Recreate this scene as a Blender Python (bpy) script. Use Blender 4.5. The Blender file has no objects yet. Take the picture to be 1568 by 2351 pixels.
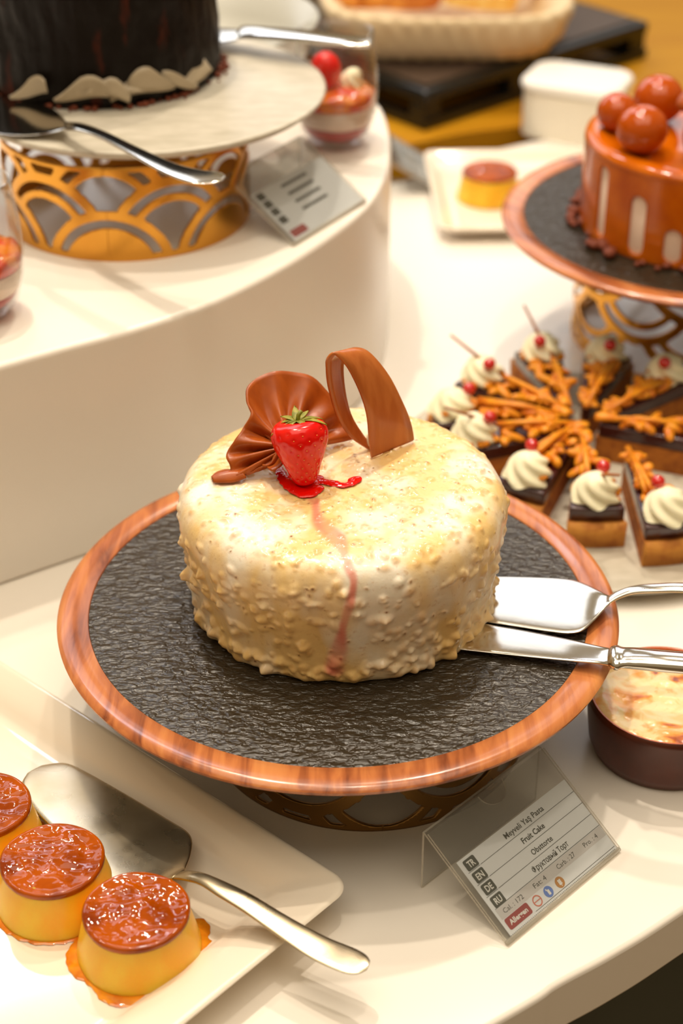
import bpy, math, random
import numpy as np
from mathutils import Vector, Matrix, noise
random.seed(7); rng = np.random.default_rng(11)
PI = math.pi
C = bpy.context.scene.collection
scene = bpy.context.scene

# ------------------------------------------------------------------ camera, world, light
CAM_H, PITCH, FPX = 0.667, math.radians(32.7), 4000.0
cam_data = bpy.data.cameras.new('camera'); cam = bpy.data.objects.new('camera', cam_data); C.objects.link(cam)
cam.location = (0, 0, CAM_H); cam.rotation_euler = (PI/2 - PITCH, 0, 0)
cam_data.sensor_fit = 'VERTICAL'; cam_data.sensor_height = 36.0; cam_data.lens = FPX/2351*36.0
cam_data.clip_start = 0.02; cam_data.clip_end = 40
cam_data.dof.use_dof = True; cam_data.dof.focus_distance = 0.935; cam_data.dof.aperture_fstop = 5.4
scene.camera = cam
scene.view_settings.view_transform = 'Standard'; scene.view_settings.look = 'None'
scene.view_settings.exposure = 0.0; scene.view_settings.gamma = 1.0; scene.view_settings.use_curve_mapping = False

def lin(r, g, b):
    f = lambda c: (c/255/12.92) if c/255 <= 0.04045 else ((c/255+0.055)/1.055)**2.4
    return (f(r), f(g), f(b), 1.0)

world = bpy.data.worlds.new('room_air'); scene.world = world; world.use_nodes = True
wn = world.node_tree.nodes; wl = world.node_tree.links
wbg = wn['Background']; wbg.inputs['Strength'].default_value = 1.0
wtc = wn.new('ShaderNodeTexCoord'); wsep = wn.new('ShaderNodeSeparateXYZ'); wramp = wn.new('ShaderNodeValToRGB')
wl.new(wtc.outputs['Generated'], wsep.inputs[0]); wl.new(wsep.outputs['Z'], wramp.inputs[0]); wl.new(wramp.outputs[0], wbg.inputs['Color'])
wramp.color_ramp.elements[0].position = 0.0; wramp.color_ramp.elements[0].color = (0.135, 0.082, 0.036, 1)
wramp.color_ramp.elements[1].position = 1.0; wramp.color_ramp.elements[1].color = (0.27, 0.205, 0.13, 1)
_e = wramp.color_ramp.elements.new(0.45); _e.color = (0.38, 0.28, 0.16, 1)

def spot(name, loc, target, power, color, size_deg, radius, blend=0.6):
    d = bpy.data.lights.new(name, 'SPOT'); d.energy = power; d.color = color; d.spot_size = math.radians(size_deg)
    d.spot_blend = blend; d.shadow_soft_size = radius
    o = bpy.data.objects.new(name, d); C.objects.link(o); o.location = loc
    o.rotation_euler = (Vector(target)-Vector(loc)).to_track_quat('-Z', 'Y').to_euler(); return o
def area(name, loc, target, power, color, sx, sy):
    d = bpy.data.lights.new(name, 'AREA'); d.shape = 'RECTANGLE'; d.size = sx; d.size_y = sy; d.energy = power; d.color = color
    o = bpy.data.objects.new(name, d); C.objects.link(o); o.location = loc
    o.rotation_euler = (Vector(target)-Vector(loc)).to_track_quat('-Z', 'Y').to_euler(); return o

WARM = (1.0, 0.87, 0.70)
spot('ceiling_spot_counter', (-0.35, 1.45, 2.3), (0.0, 0.80, 0.0), 74, WARM, 60, 0.035)
spot('ceiling_spot_overhead', (0.12, 0.85, 2.4), (0.1, 0.85, 0.0), 30, WARM, 70, 0.05)
spot('ceiling_spot_back', (0.35, 2.3, 2.5), (0.25, 1.45, 0.0), 90, WARM, 65, 0.05)
spot('ceiling_spot_riser', (-0.5, 1.9, 2.4), (-0.15, 1.2, 0.1), 30, WARM, 50, 0.05)
area('assumed_daylight_area', (-1.45, 3.6, 1.60), (-0.9, 0.9, 0.7), 24, (0.86, 0.92, 1.0), 2.4, 1.4)  # daylight source assumed from cool reflections on plate and flans; no window in view
area('added_blade_reflection_area', (0.85, 3.6, 1.60), (0.2, 0.9, 0.7), 10, (0.90, 0.94, 1.0), 1.4, 1.4)  # unseen area light added so the server blades reflect pale
area('added_flan_highlight_area', (-0.95, 3.6, 2.95), (-0.2, 0.7, 0.1), 14, (0.80, 0.86, 1.0), 1.1, 0.4)  # narrow bright area light added for cool highlights on flan caramel and spatula
area('overhead_fill_area', (0.0, 0.35, 2.35), (0.0, 0.65, 0.0), 34, (1.0, 0.88, 0.70), 2.6, 1.8)  # added soft fill for the diffuse light, not a fitting of the room

# ------------------------------------------------------------------ helpers: placing
CP, SP = math.cos(PITCH), math.sin(PITCH)
def ray(px, py):
    u = (px-784)/FPX; v = (py-1175.5)/FPX
    return Vector((u, CP-v*SP, -(SP+v*CP)))
def P(px, py, h):                      # point on the horizontal plane z = h
    r = ray(px, py); return Vector((0, 0, CAM_H)) + r*((h-CAM_H)/r.z)
def Q(px, py, Y, dy=0.0):              # point on the vertical plane y = Y
    Y += dy; r = ray(px, py); return Vector((0, 0, CAM_H)) + r*(Y/r.y)

# ------------------------------------------------------------------ helpers: objects
def props(o, label, cat, group=None):
    o['label'] = label; o['category'] = cat
    if group: o['group'] = group
    return o
def thing(name, label, cat, loc=(0, 0, 0), rz=0.0, group=None):
    o = bpy.data.objects.new(name, None); C.objects.link(o); o.location = loc; o.rotation_euler = (0, 0, rz)
    o.empty_display_size = 0.02
    return props(o, label, cat, group)
def mk(name, verts, faces, mats, parent=None, smooth=True, mi=None, loc=None, label=None):
    me = bpy.data.meshes.new(name); me.from_pydata([tuple(v) for v in verts], [], [tuple(f) for f in faces])
    for m in (mats if isinstance(mats, (list, tuple)) else [mats]): me.materials.append(m)
    me.polygons.foreach_set('use_smooth', [smooth]*len(me.polygons))
    if mi is not None: me.polygons.foreach_set('material_index', mi)
    me.update()
    o = bpy.data.objects.new(name, me); C.objects.link(o)
    if parent is not None: o.parent = parent
    if loc is not None: o.location = loc
    if label: o['label'] = label
    return o
def sharp(o, deg=35):
    me = o.data; me.calc_loop_triangles()
    import bmesh
    bm = bmesh.new(); bm.from_mesh(me); a = math.radians(deg)
    for e in bm.edges:
        if len(e.link_faces) == 2 and e.calc_face_angle(0) > a: e.smooth = False
    bm.to_mesh(me); bm.free(); return o
def bevel(o, w, seg=2):
    m = o.modifiers.new('bevel', 'BEVEL'); m.width = w; m.segments = seg; m.limit_method = 'ANGLE'; m.angle_limit = math.radians(40); return o
def solid(o, t, off=0.0):
    m = o.modifiers.new('solid', 'SOLIDIFY'); m.thickness = t; m.offset = off; return o
def subsurf(o, n=1):
    m = o.modifiers.new('sub', 'SUBSURF'); m.levels = n; m.render_levels = n; return o
def copy_tree(o, parent=None):
    c = o.copy(); C.objects.link(c)
    if parent is not None: c.parent = parent
    for ch in list(o.children): copy_tree(ch, c)
    return c

def crom(pts, n, closed=False):        # Catmull-Rom through points of any dimension
    P_ = [np.array(p, float) for p in pts]; N = len(P_); out = []
    segs = N if closed else N-1
    for i in range(segs):
        g = lambda k: P_[k % N] if closed else P_[min(max(k, 0), N-1)]
        a, b, c, d = g(i-1), g(i), g(i+1), g(i+2)
        for j in range(n):
            t = j/n
            out.append(0.5*((2*b)+(-a+c)*t+(2*a-5*b+4*c-d)*t*t+(-a+3*b-3*c+d)*t**3))
    if not closed: out.append(P_[-1])
    return out
def lathe(prof, seg=96, rad=None):     # prof: list of (r, z); r = 0 closes
    V, F = [], []; rings = []
    for k, (r, z) in enumerate(prof):
        if r < 1e-7: rings.append([len(V)]); V.append((0, 0, z)); continue
        ring = []
        for i in range(seg):
            a = 2*PI*i/seg; rr = r*(rad(a, k) if rad else 1)
            ring.append(len(V)); V.append((rr*math.cos(a), rr*math.sin(a), z))
        rings.append(ring)
    for A, B in zip(rings, rings[1:]):
        if len(A) == 1 and len(B) == 1: continue
        for i in range(seg):
            j = (i+1) % seg
            if len(A) == 1: F.append((A[0], B[i], B[j]))
            elif len(B) == 1: F.append((A[j], A[i], B[0]))
            else: F.append((A[i], B[i], B[j], A[j]))
    # rings go from bottom/outside to top: flip to face outward
    F = [tuple(reversed(f)) for f in F]
    return V, F
def tube(path, rad, seg=8, caps=True): # round tube along a path; rad float or list
    path = [Vector(p) for p in path]; V, F = [], []
    for i, p in enumerate(path):
        t = (path[min(i+1, len(path)-1)]-path[max(i-1, 0)]).normalized()
        up = Vector((0, 0, 1)) if abs(t.z) < 0.9 else Vector((1, 0, 0))
        s = t.cross(up).normalized(); u = s.cross(t)
        r = rad[i] if isinstance(rad, (list, tuple)) else rad
        for k in range(seg):
            a = 2*PI*k/seg; V.append(p+s*(r*math.cos(a))+u*(r*math.sin(a)))
    for i in range(len(path)-1):
        for k in range(seg):
            l = (k+1) % seg; F.append((i*seg+k, i*seg+l, (i+1)*seg+l, (i+1)*seg+k))
    if caps: F.append(tuple(reversed(range(seg)))); F.append(tuple(range((len(path)-1)*seg, len(path)*seg)))
    return V, F
def ellip(c, r, seg=16, rings=10, rot=None):
    V, F = [], []
    for i in range(rings+1):
        ph = PI*i/rings
        for k in range(seg):
            a = 2*PI*k/seg; v = Vector((r[0]*math.sin(ph)*math.cos(a), r[1]*math.sin(ph)*math.sin(a), r[2]*math.cos(ph)))
            if rot is not None: v = rot @ v
            V.append(v+Vector(c))
    for i in range(rings):
        for k in range(seg):
            l = (k+1) % seg; F.append((i*seg+k, (i+1)*seg+k, (i+1)*seg+l, i*seg+l))
    return V, F
def join(parts):
    V, F = [], []
    for v, f in parts:
        o = len(V); V += list(v); F += [tuple(i+o for i in q) for q in f]
    return V, F
def prism(poly, z0, z1):
    n = len(poly); V = [(p[0], p[1], z0) for p in poly]+[(p[0], p[1], z1) for p in poly]
    F = [tuple(reversed(range(n))), tuple(range(n, 2*n))]+[(i, (i+1) % n, n+(i+1) % n, n+i) for i in range(n)]
    return V, F
def box(c, s, rot=None):
    V = []
    for dz in (-1, 1):
        for dx, dy in ((-1, -1), (1, -1), (1, 1), (-1, 1)):
            v = Vector((dx*s[0]/2, dy*s[1]/2, dz*s[2]/2))
            if rot is not None: v = rot @ v
            V.append(v+Vector(c))
    return V, [(3, 2, 1, 0), (4, 5, 6, 7), (0, 1, 5, 4), (1, 2, 6, 5), (2, 3, 7, 6), (3, 0, 4, 7)]
def march(field, us, vs):              # polygons of field > 0 on a grid: ([(u, v)], faces)
    keys, UV, F = {}, [], []
    def vid(key, p):
        if key not in keys: keys[key] = len(UV); UV.append(p)
        return keys[key]
    for i in range(len(us)-1):
        for j in range(len(vs)-1):
            cs = [(i, j), (i+1, j), (i+1, j+1), (i, j+1)]; fv = [field[a, b] for a, b in cs]
            if max(fv) <= 0: continue
            poly = []
            for k in range(4):
                a, b = cs[k], cs[(k+1) % 4]; fa, fb = fv[k], fv[(k+1) % 4]
                if fa > 0: poly.append(vid(a, (us[a[0]], vs[a[1]])))
                if (fa > 0) != (fb > 0):
                    t = fa/(fa-fb); key = (min(a, b), max(a, b))
                    poly.append(vid(key, (us[a[0]]+(us[b[0]]-us[a[0]])*t, vs[a[1]]+(vs[b[1]]-vs[a[1]])*t)))
            if len(poly) >= 3: F.append(tuple(poly))
    return UV, F
def ribbon(stations, n=6, K=14, power=0.8):   # stations (A, B, thickness): flat metal bar through edge pairs
    st = [np.concatenate([np.array(a), np.array(b), [t]]) for a, b, t in stations]
    st = crom(st, n); V, F = [], []
    for i, s in enumerate(st):
        a, b, t = Vector(s[:3]), Vector(s[3:6]), max(s[6], 0.0004); c = (a+b)/2; h = (b-a)/2
        nx = st[min(i+1, len(st)-1)]; pv = st[max(i-1, 0)]
        tan = (Vector((nx[:3]+nx[3:6])/2)-Vector((pv[:3]+pv[3:6])/2)).normalized()
        up = tan.cross(h).normalized()
        if up.z < 0: up = -up
        for k in range(K):
            ang = 2*PI*k/K; ca, sa = math.cos(ang), math.sin(ang)
            V.append(c+h*(math.copysign(abs(ca)**power, ca))+up*(t/2*math.copysign(abs(sa)**power, sa)))
    m = len(st)
    for i in range(m-1):
        for k in range(K):
            l = (k+1) % K; F.append((i*K+k, i*K+l, (i+1)*K+l, (i+1)*K+k))
    F.append(tuple(reversed(range(K)))); F.append(tuple(range((m-1)*K, m*K)))
    return V, F

# ------------------------------------------------------------------ helpers: materials
MATS = {}
def mat(name, col, rough=0.5, metal=0.0, spec=0.5, sss=0.0, sss_r=(1, 0.5, 0.25), sss_s=0.004, coat=0.0, coat_r=0.05,
        mix=None, bump=None, rough_var=None, bump2=None):
    """mix=(colour2, scale, lo, hi, stretch)  bump=(scale, strength, distance, stretch, detail)"""
    m = bpy.data.materials.new(name); m.use_nodes = True; nt = m.node_tree; N = nt.nodes; L = nt.links
    b = N['Principled BSDF']; I = b.inputs
    I['Base Color'].default_value = col; I['Roughness'].default_value = rough; I['Metallic'].default_value = metal
    I['Specular IOR Level'].default_value = spec; I['Coat Weight'].default_value = coat; I['Coat Roughness'].default_value = coat_r
    if sss > 0:
        I['Subsurface Weight'].default_value = sss; I['Subsurface Radius'].default_value = sss_r; I['Subsurface Scale'].default_value = sss_s
    tc = N.new('ShaderNodeTexCoord')
    def nz(scale, stretch, detail=4.0, dist=0.0, rgh=0.5):
        mp = N.new('ShaderNodeMapping'); mp.inputs['Scale'].default_value = stretch; L.new(tc.outputs['Object'], mp.inputs['Vector'])
        n = N.new('ShaderNodeTexNoise'); n.inputs['Scale'].default_value = scale; n.inputs['Detail'].default_value = detail
        n.inputs['Distortion'].default_value = dist; n.inputs['Roughness'].default_value = rgh
        L.new(mp.outputs[0], n.inputs['Vector']); return n
    if mix:
        c2, sc, lo, hi, stx = mix; n = nz(sc, stx); r = N.new('ShaderNodeValToRGB')
        r.color_ramp.elements[0].position = lo; r.color_ramp.elements[0].color = col
        r.color_ramp.elements[1].position = hi; r.color_ramp.elements[1].color = c2
        L.new(n.outputs['Fac'], r.inputs[0]); L.new(r.outputs[0], I['Base Color'])
    prev = None
    for bb in (bump, bump2):
        if bb:
            sc, st, di, stx, de = bb; n = nz(sc, stx, de, 0.4); bp = N.new('ShaderNodeBump')
            bp.inputs['Strength'].default_value = st; bp.inputs['Distance'].default_value = di
            L.new(n.outputs['Fac'], bp.inputs['Height'])
            if prev: L.new(prev.outputs[0], bp.inputs['Normal'])
            prev = bp
    if prev:
        L.new(prev.outputs[0], I['Normal'])
    if rough_var:
        sc, lo, hi = rough_var; n = nz(sc, (1, 1, 1)); mr = N.new('ShaderNodeMapRange')
        mr.inputs['From Min'].default_value = 0.3; mr.inputs['From Max'].default_value = 0.7
        mr.inputs['To Min'].default_value = lo; mr.inputs['To Max'].default_value = hi
        L.new(n.outputs['Fac'], mr.inputs['Value']); L.new(mr.outputs[0], I['Roughness'])
    MATS[name] = m; return m
def clear(name, tint, rough=0.02, ior=1.49, milky=0.0, milk=(0.9, 0.88, 0.82, 1)):
    m = bpy.data.materials.new(name); m.use_nodes = True; nt = m.node_tree; N = nt.nodes; L = nt.links
    N.remove(N['Principled BSDF']); out = N['Material Output']
    t = N.new('ShaderNodeBsdfTransparent'); t.inputs[0].default_value = tint
    g = N.new('ShaderNodeBsdfGlossy'); g.inputs['Roughness'].default_value = rough
    fr = N.new('ShaderNodeFresnel'); fr.inputs['IOR'].default_value = ior
    ge = N.new('ShaderNodeNewGeometry'); mr = N.new('ShaderNodeMapRange'); L.new(ge.outputs['Backfacing'], mr.inputs['Value'])
    mr.inputs['To Min'].default_value = ior; mr.inputs['To Max'].default_value = 1/ior; L.new(mr.outputs[0], fr.inputs['IOR'])
    mx = N.new('ShaderNodeMixShader'); L.new(fr.outputs[0], mx.inputs[0]); L.new(t.outputs[0], mx.inputs[1]); L.new(g.outputs[0], mx.inputs[2])
    last = mx
    if milky > 0:
        d = N.new('ShaderNodeBsdfDiffuse'); d.inputs[0].default_value = milk
        m2 = N.new('ShaderNodeMixShader'); m2.inputs[0].default_value = milky
        L.new(mx.outputs[0], m2.inputs[1]); L.new(d.outputs[0], m2.inputs[2]); last = m2
    L.new(last.outputs[0], out.inputs['Surface']); return m

ONE = (1, 1, 1)
M_white = mat('white_solid_surface', lin(243, 236, 226), 0.22, spec=0.45)
M_riser = mat('white_riser_surface', lin(243, 236, 226), 0.28, spec=0.45)
M_darkbase = mat('dark_green_cabinet', lin(44, 52, 36), 0.5)
M_floor = mat('taupe_floor_tile', lin(150, 130, 105), 0.5, mix=(lin(130, 112, 90), 3, .4, .6, ONE))
M_ochre = mat('ochre_laminate', lin(196, 140, 14), 0.55, spec=.25, mix=(lin(186, 128, 10), 4, .35, .65, (1, 6, 1)))
M_slate = mat('textured_black_melamine', lin(46, 38, 26), 0.30, spec=0.55, bump=(150, 1.0, 0.0026, (1, 1.8, 1), 2.5))
M_underside = mat('black_underside', lin(22, 20, 16), 0.35)
M_stone = mat('pale_stoneware', lin(206, 198, 182), 0.38, mix=(lin(186, 178, 160), 55, .35, .7, (1, 2.5, 1)), bump=(400, .2, .0006, ONE, 3))
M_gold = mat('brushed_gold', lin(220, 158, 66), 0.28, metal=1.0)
M_gold_shaded = mat('shade_toned_gold', lin(150, 112, 60), 0.32, metal=0.9)  # the gold again, darkened in colour for the shade under the plate
M_steel = mat('polished_steel', lin(222, 218, 210), 0.13, metal=1.0, bump=(60, .05, .001, (1, 1, 1), 3))
M_steel_worn = mat('scratched_steel', lin(226, 214, 190), 0.22, metal=1.0, mix=(lin(190, 172, 138), 24, .3, .7, (1, 1, 1)), rough_var=(40, .2, .34))
M_porcelain = mat('cream_porcelain', lin(244, 232, 214), 0.10, spec=0.55, coat=0.4, bump=(14, .08, .003, ONE, 1))
M_custard = mat('egg_custard', lin(255, 202, 58), 0.30, sss=0.7, sss_r=(1, .6, .15), sss_s=.010, spec=.4, mix=(lin(255, 182, 34), 60, .35, .65, (1, 1, .5)))
M_caramel = mat('dark_caramel', lin(178, 80, 2), 0.07, spec=.45,
                mix=(lin(118, 38, 1), 40, .40, .66, ONE), bump=(38, .75, .005, (1, 1.8, 1), 2.2), bump2=(300, .06, .0010, ONE, 3))
M_syrup = mat('caramel_syrup', lin(236, 150, 30), 0.06, spec=.6, coat=1.0, mix=(lin(206, 104, 12), 90, .4, .65, ONE))
M_choc = mat('milk_chocolate', lin(172, 84, 24), 0.33, spec=.4, mix=(lin(158, 74, 20), 120, .4, .6, (1, 1, .2)), bump=(260, .12, .0006, (1, 1, .25), 2))
M_choc_rib = mat('milk_chocolate_strip', lin(194, 110, 50), 0.27, spec=.45, mix=(lin(180, 96, 40), 150, .4, .62, (1, 1, .15)), bump=(320, .15, .0005, (1, 1, .2), 3))
M_straw = mat('strawberry_skin', lin(230, 4, 2), 0.2, spec=.5, sss=.2, sss_r=(1, .12, .06), sss_s=.003, mix=(lin(228, 34, 8), 60, .5, .75, ONE))
M_seed = mat('strawberry_seed', lin(240, 150, 60), 0.35)
M_leafg = mat('strawberry_leaf', lin(120, 120, 20), 0.5, mix=(lin(160, 150, 40), 200, .4, .6, ONE))
M_sauce = mat('strawberry_sauce', lin(228, 12, 3), 0.06, spec=.6)
M_terra = mat('terracotta_glaze', lin(88, 34, 14), 0.32, mix=(lin(66, 26, 12), 30, .4, .7, ONE))
M_terra_in = mat('terracotta_rim', lin(196, 92, 34), 0.25, coat=.3)
M_cream = mat('whipped_cream', lin(255, 246, 212), 0.45, sss=.3, sss_s=.003, sss_r=(1, .85, .6))
M_sponge = mat('tart_sponge', lin(186, 112, 34), 0.85, mix=(lin(150, 82, 22), 130, .4, .65, ONE), bump=(300, .8, .0012, ONE, 4))
M_jam = mat('dark_berry_jam', lin(62, 22, 22), 0.2, coat=.6, bump=(180, .6, .001, ONE, 3))
M_crust = mat('golden_crust', lin(206, 138, 52), 0.7, mix=(lin(178, 106, 32), 110, .4, .65, ONE), bump=(240, .5, .001, ONE, 3))
M_nuts = mat('caramelised_nuts', lin(236, 156, 34), 0.38, spec=.35, mix=(lin(208, 112, 14), 110, .4, .62, ONE))
M_currant = mat('redcurrant_skin', lin(205, 20, 14), 0.12, spec=.6, coat=.8, sss=.2, sss_r=(1, .2, .1), sss_s=.002)
M_stick = mat('chocolate_stick', lin(168, 98, 42), 0.4)
M_darkcake = mat('dark_chocolate_glaze', lin(14, 7, 4), 0.5, spec=.2, mix=(lin(96, 34, 12), 45, .60, .74, (1, 1, .3)), bump=(120, .7, .002, (1, 1, .6), 4))
M_flake = mat('white_chocolate_flake', lin(176, 160, 134), 0.45)
M_crumbr = mat('dark_crumbs', lin(118, 52, 22), 0.7)
M_glazeo = mat('caramel_glaze', lin(206, 104, 6), 0.10, spec=.5, mix=(lin(176, 74, 3), 30, .4, .7, ONE))
M_ball = mat('glazed_ball', lin(196, 86, 4), 0.08, spec=.55, mix=(lin(150, 52, 3), 60, .4, .7, ONE))
M_plastic_black = mat('black_lacquer', lin(22, 22, 20), 0.30)
M_tray_top = mat('dark_brown_tray_top', lin(80, 64, 54), 0.35)
M_wicker = mat('cream_wicker', lin(238, 214, 172), 0.7, bump=(160, .5, .002, (1, 1, 3), 2))
M_bread = mat('toasted_bread', lin(226, 150, 58), 0.75, mix=(lin(190, 104, 26), 40, .4, .65, ONE), bump=(120, .5, .002, ONE, 3))
M_cheese = mat('pale_bread_crumb', lin(250, 214, 130), 0.6, mix=(lin(240, 180, 70), 40, .45, .65, ONE))
M_box = mat('cream_enamel', lin(250, 244, 228), 0.3)
M_box_lid = mat('white_lid', lin(252, 250, 244), 0.25)
M_greyb = mat('pale_grey_ceramic', lin(186, 184, 174), 0.3)
M_acrylic = clear('clear_acrylic', (0.93, 0.93, 0.92, 1), 0.03, milky=0.03)
M_acrylic_edge = clear('acrylic_edge', (0.9, 0.89, 0.85, 1), 0.15, milky=0.42, milk=(0.85, 0.80, 0.70, 1))
M_glass = clear('clear_glass', (0.95, 0.95, 0.94, 1), 0.01, ior=1.5, milky=0.015)
M_paper = mat('white_card_paper', lin(226, 230, 236), 0.75)
M_grey_print = mat('grey_print', lin(206, 204, 206), 0.75)
M_ink = mat('dark_ink', lin(36, 42, 34), 0.7)
M_badge = mat('dark_badge_print', lin(40, 48, 36), 0.7)
M_redink = mat('maroon_print', lin(150, 24, 28), 0.7)
M_white_ink = mat('white_print', lin(232, 232, 230), 0.7)
M_orange_ink = mat('salmon_print', lin(208, 108, 84), 0.7)
M_blue_ink = mat('blue_print', lin(82, 122, 206), 0.7)
M_brown_ink = mat('ochre_print', lin(186, 124, 30), 0.7)
M_peach = mat('apricot_compote', lin(235, 130, 22), 0.2, coat=.5, mix=(lin(214, 60, 14), 70, .45, .6, ONE), bump=(120, .6, .002, ONE, 2))
M_berry = mat('berry_layer', lin(200, 60, 58), 0.3)
M_mousse = mat('pink_cream_layer', lin(242, 218, 200), 0.4)

def wood_mat():
    m = mat('walnut_print_rim', lin(186, 112, 62), 0.27, spec=.5, coat=.35, coat_r=.12); nt = m.node_tree; N = nt.nodes; L = nt.links
    tc = N.new('ShaderNodeTexCoord'); mp = N.new('ShaderNodeMapping'); mp.inputs['Scale'].default_value = (1, .13, 1)
    mp.inputs['Rotation'].default_value = (0, 0, math.radians(8))
    L.new(tc.outputs['Object'], mp.inputs[0])
    n1 = N.new('ShaderNodeTexNoise'); n1.inputs['Scale'].default_value = 130; n1.inputs['Detail'].default_value = 6; n1.inputs['Distortion'].default_value = .6
    n2 = N.new('ShaderNodeTexNoise'); n2.inputs['Scale'].default_value = 14; n2.inputs['Detail'].default_value = 2; n2.inputs['Distortion'].default_value = 1.2
    L.new(mp.outputs[0], n1.inputs['Vector']); L.new(mp.outputs[0], n2.inputs['Vector'])
    ad = N.new('ShaderNodeMath'); ad.operation = 'MULTIPLY_ADD'; ad.inputs[1].default_value = .55
    hf = N.new('ShaderNodeMath'); hf.operation = 'MULTIPLY'; hf.inputs[1].default_value = .45
    L.new(n2.outputs['Fac'], hf.inputs[0]); L.new(n1.outputs['Fac'], ad.inputs[0]); L.new(hf.outputs[0], ad.inputs[2])
    r = N.new('ShaderNodeValToRGB'); cr = r.color_ramp
    cr.elements[0].position = .36; cr.elements[0].color = lin(120, 60, 34); cr.elements[1].position = .64; cr.elements[1].color = lin(212, 138, 78)
    e = cr.elements.new(.45); e.color = lin(168, 94, 52); e = cr.elements.new(.52); e.color = lin(194, 116, 64)
    L.new(ad.outputs[0], r.inputs[0]); L.new(r.outputs[0], N['Principled BSDF'].inputs['Base Color'])
    return m
M_wood = wood_mat()

def cake_mat():
    m = mat('hazelnut_cream_glaze', lin(240, 222, 180), 0.30, spec=.45, sss=.3, sss_r=(1, .8, .6), sss_s=.003, coat=.35, coat_r=.14)
    nt = m.node_tree; N = nt.nodes; L = nt.links; I = N['Principled BSDF'].inputs
    tc = N.new('ShaderNodeTexCoord')
    def noise_(sc, st=(1, 1, 1), d=3):
        mp = N.new('ShaderNodeMapping'); mp.inputs['Scale'].default_value = st; L.new(tc.outputs['Object'], mp.inputs[0])
        n = N.new('ShaderNodeTexNoise'); n.inputs['Scale'].default_value = sc; n.inputs['Detail'].default_value = d; L.new(mp.outputs[0], n.inputs['Vector']); return n
    def attr(nm):
        a = N.new('ShaderNodeAttribute'); a.attribute_name = nm; return a.outputs['Fac']
    def mixc(fac, a, b):
        x = N.new('ShaderNodeMix'); x.data_type = 'RGBA'
        if isinstance(fac, float): x.inputs[0].default_value = fac
        else: L.new(fac, x.inputs[0])
        for s, v in ((6, a), (7, b)):
            if isinstance(v, tuple): x.inputs[s].default_value = v
            else: L.new(v, x.inputs[s])
        return x.outputs[2]
    def ramp(src, lo, hi):
        r = N.new('ShaderNodeMapRange'); r.inputs['From Min'].default_value = lo; r.inputs['From Max'].default_value = hi; L.new(src, r.inputs[0]); return r.outputs[0]
    big = ramp(noise_(28, (1, 1, .45)).outputs['Fac'], .45, .62)
    c = mixc(big, lin(242, 206, 138), lin(250, 238, 218))
    c = mixc(attr('nut'), c, lin(222, 172, 98))
    fine = ramp(noise_(330).outputs['Fac'], .60, .72)
    f2 = N.new('ShaderNodeMath'); f2.operation = 'MULTIPLY'; f2.inputs[1].default_value = .35; L.new(fine, f2.inputs[0])
    c = mixc(f2.outputs[0], c, lin(206, 160, 104))
    c = mixc(attr('speck'), c, lin(120, 66, 26))
    c = mixc(attr('streak'), c, lin(226, 124, 104))
    L.new(c, I['Base Color'])
    b = N.new('ShaderNodeBump'); b.inputs['Strength'].default_value = .3; b.inputs['Distance'].default_value = .001
    L.new(noise_(260, (1, 1, 1), 4).outputs['Fac'], b.inputs['Height']); L.new(b.outputs[0], I['Normal'])
    return m
M_cake = cake_mat()

def pudding_mat():
    m = mat('baked_pudding_skin', lin(246, 214, 150), 0.25, coat=.4, sss=.2, sss_s=.003)
    nt = m.node_tree; N = nt.nodes; L = nt.links; tc = N.new('ShaderNodeTexCoord')
    n = N.new('ShaderNodeTexNoise'); n.inputs['Scale'].default_value = 46; n.inputs['Detail'].default_value = 3; n.inputs['Distortion'].default_value = .8
    L.new(tc.outputs['Object'], n.inputs['Vector'])
    r = N.new('ShaderNodeValToRGB'); cr = r.color_ramp
    cr.elements[0].position = .50; cr.elements[0].color = lin(246, 216, 156); cr.elements[1].position = .74; cr.elements[1].color = lin(110, 40, 14)
    e = cr.elements.new(.60); e.color = lin(236, 160, 60); e = cr.elements.new(.66); e.color = lin(190, 92, 20)
    L.new(n.outputs['Fac'], r.inputs[0]); L.new(r.outputs[0], N['Principled BSDF'].inputs['Base Color'])
    b = N.new('ShaderNodeBump'); b.inputs['Strength'].default_value = .4; b.inputs['Distance'].default_value = .002
    n2 = N.new('ShaderNodeTexNoise'); n2.inputs['Scale'].default_value = 120; L.new(tc.outputs['Object'], n2.inputs['Vector'])
    L.new(n2.outputs['Fac'], b.inputs['Height']); L.new(b.outputs[0], N['Principled BSDF'].inputs['Normal'])
    return m
M_pudding = pudding_mat()

# ------------------------------------------------------------------ setting and counters
V, F = prism([(-4, -3), (4, -3), (4, 6), (-4, 6)], -0.93, -0.90)
fl = mk('floor', V, F, M_floor, smooth=False); fl['kind'] = 'structure'

edge = [(-0.95, 0.10), (-0.60, 0.20), (-0.30, 0.345), (-0.08, 0.475), (0.0788, 0.5814), (0.1083, 0.6035), (0.1387, 0.6235), (0.1786, 0.6535), (0.30, 0.752),
        (0.44, 0.91), (0.53, 1.12), (0.55, 1.35), (0.52, 1.58), (0.44, 1.73), (0.30, 1.785), (0.22, 1.775), (0.12, 1.715), (0.04, 1.65), (-0.1, 1.70), (-0.4, 1.78),
        (-0.9, 1.70), (-1.3, 1.3), (-1.35, 0.6)]
poly = [(p[0], p[1]) for p in crom(edge, 10, True)]
counter = thing('buffet_counter', 'rounded white buffet counter with plain apron over a dark base, carrying all the lower desserts', 'counter')
V, F = prism(poly, -0.037, 0.0)
o = mk('worktop', V, F, M_white, counter); sharp(o, 40); bevel(o, .003, 3)
cx, cy = -0.35, 0.95
inner = [(cx+(p[0]-cx)*0.965, cy+(p[1]-cy)*0.965) for p in poly]
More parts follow.
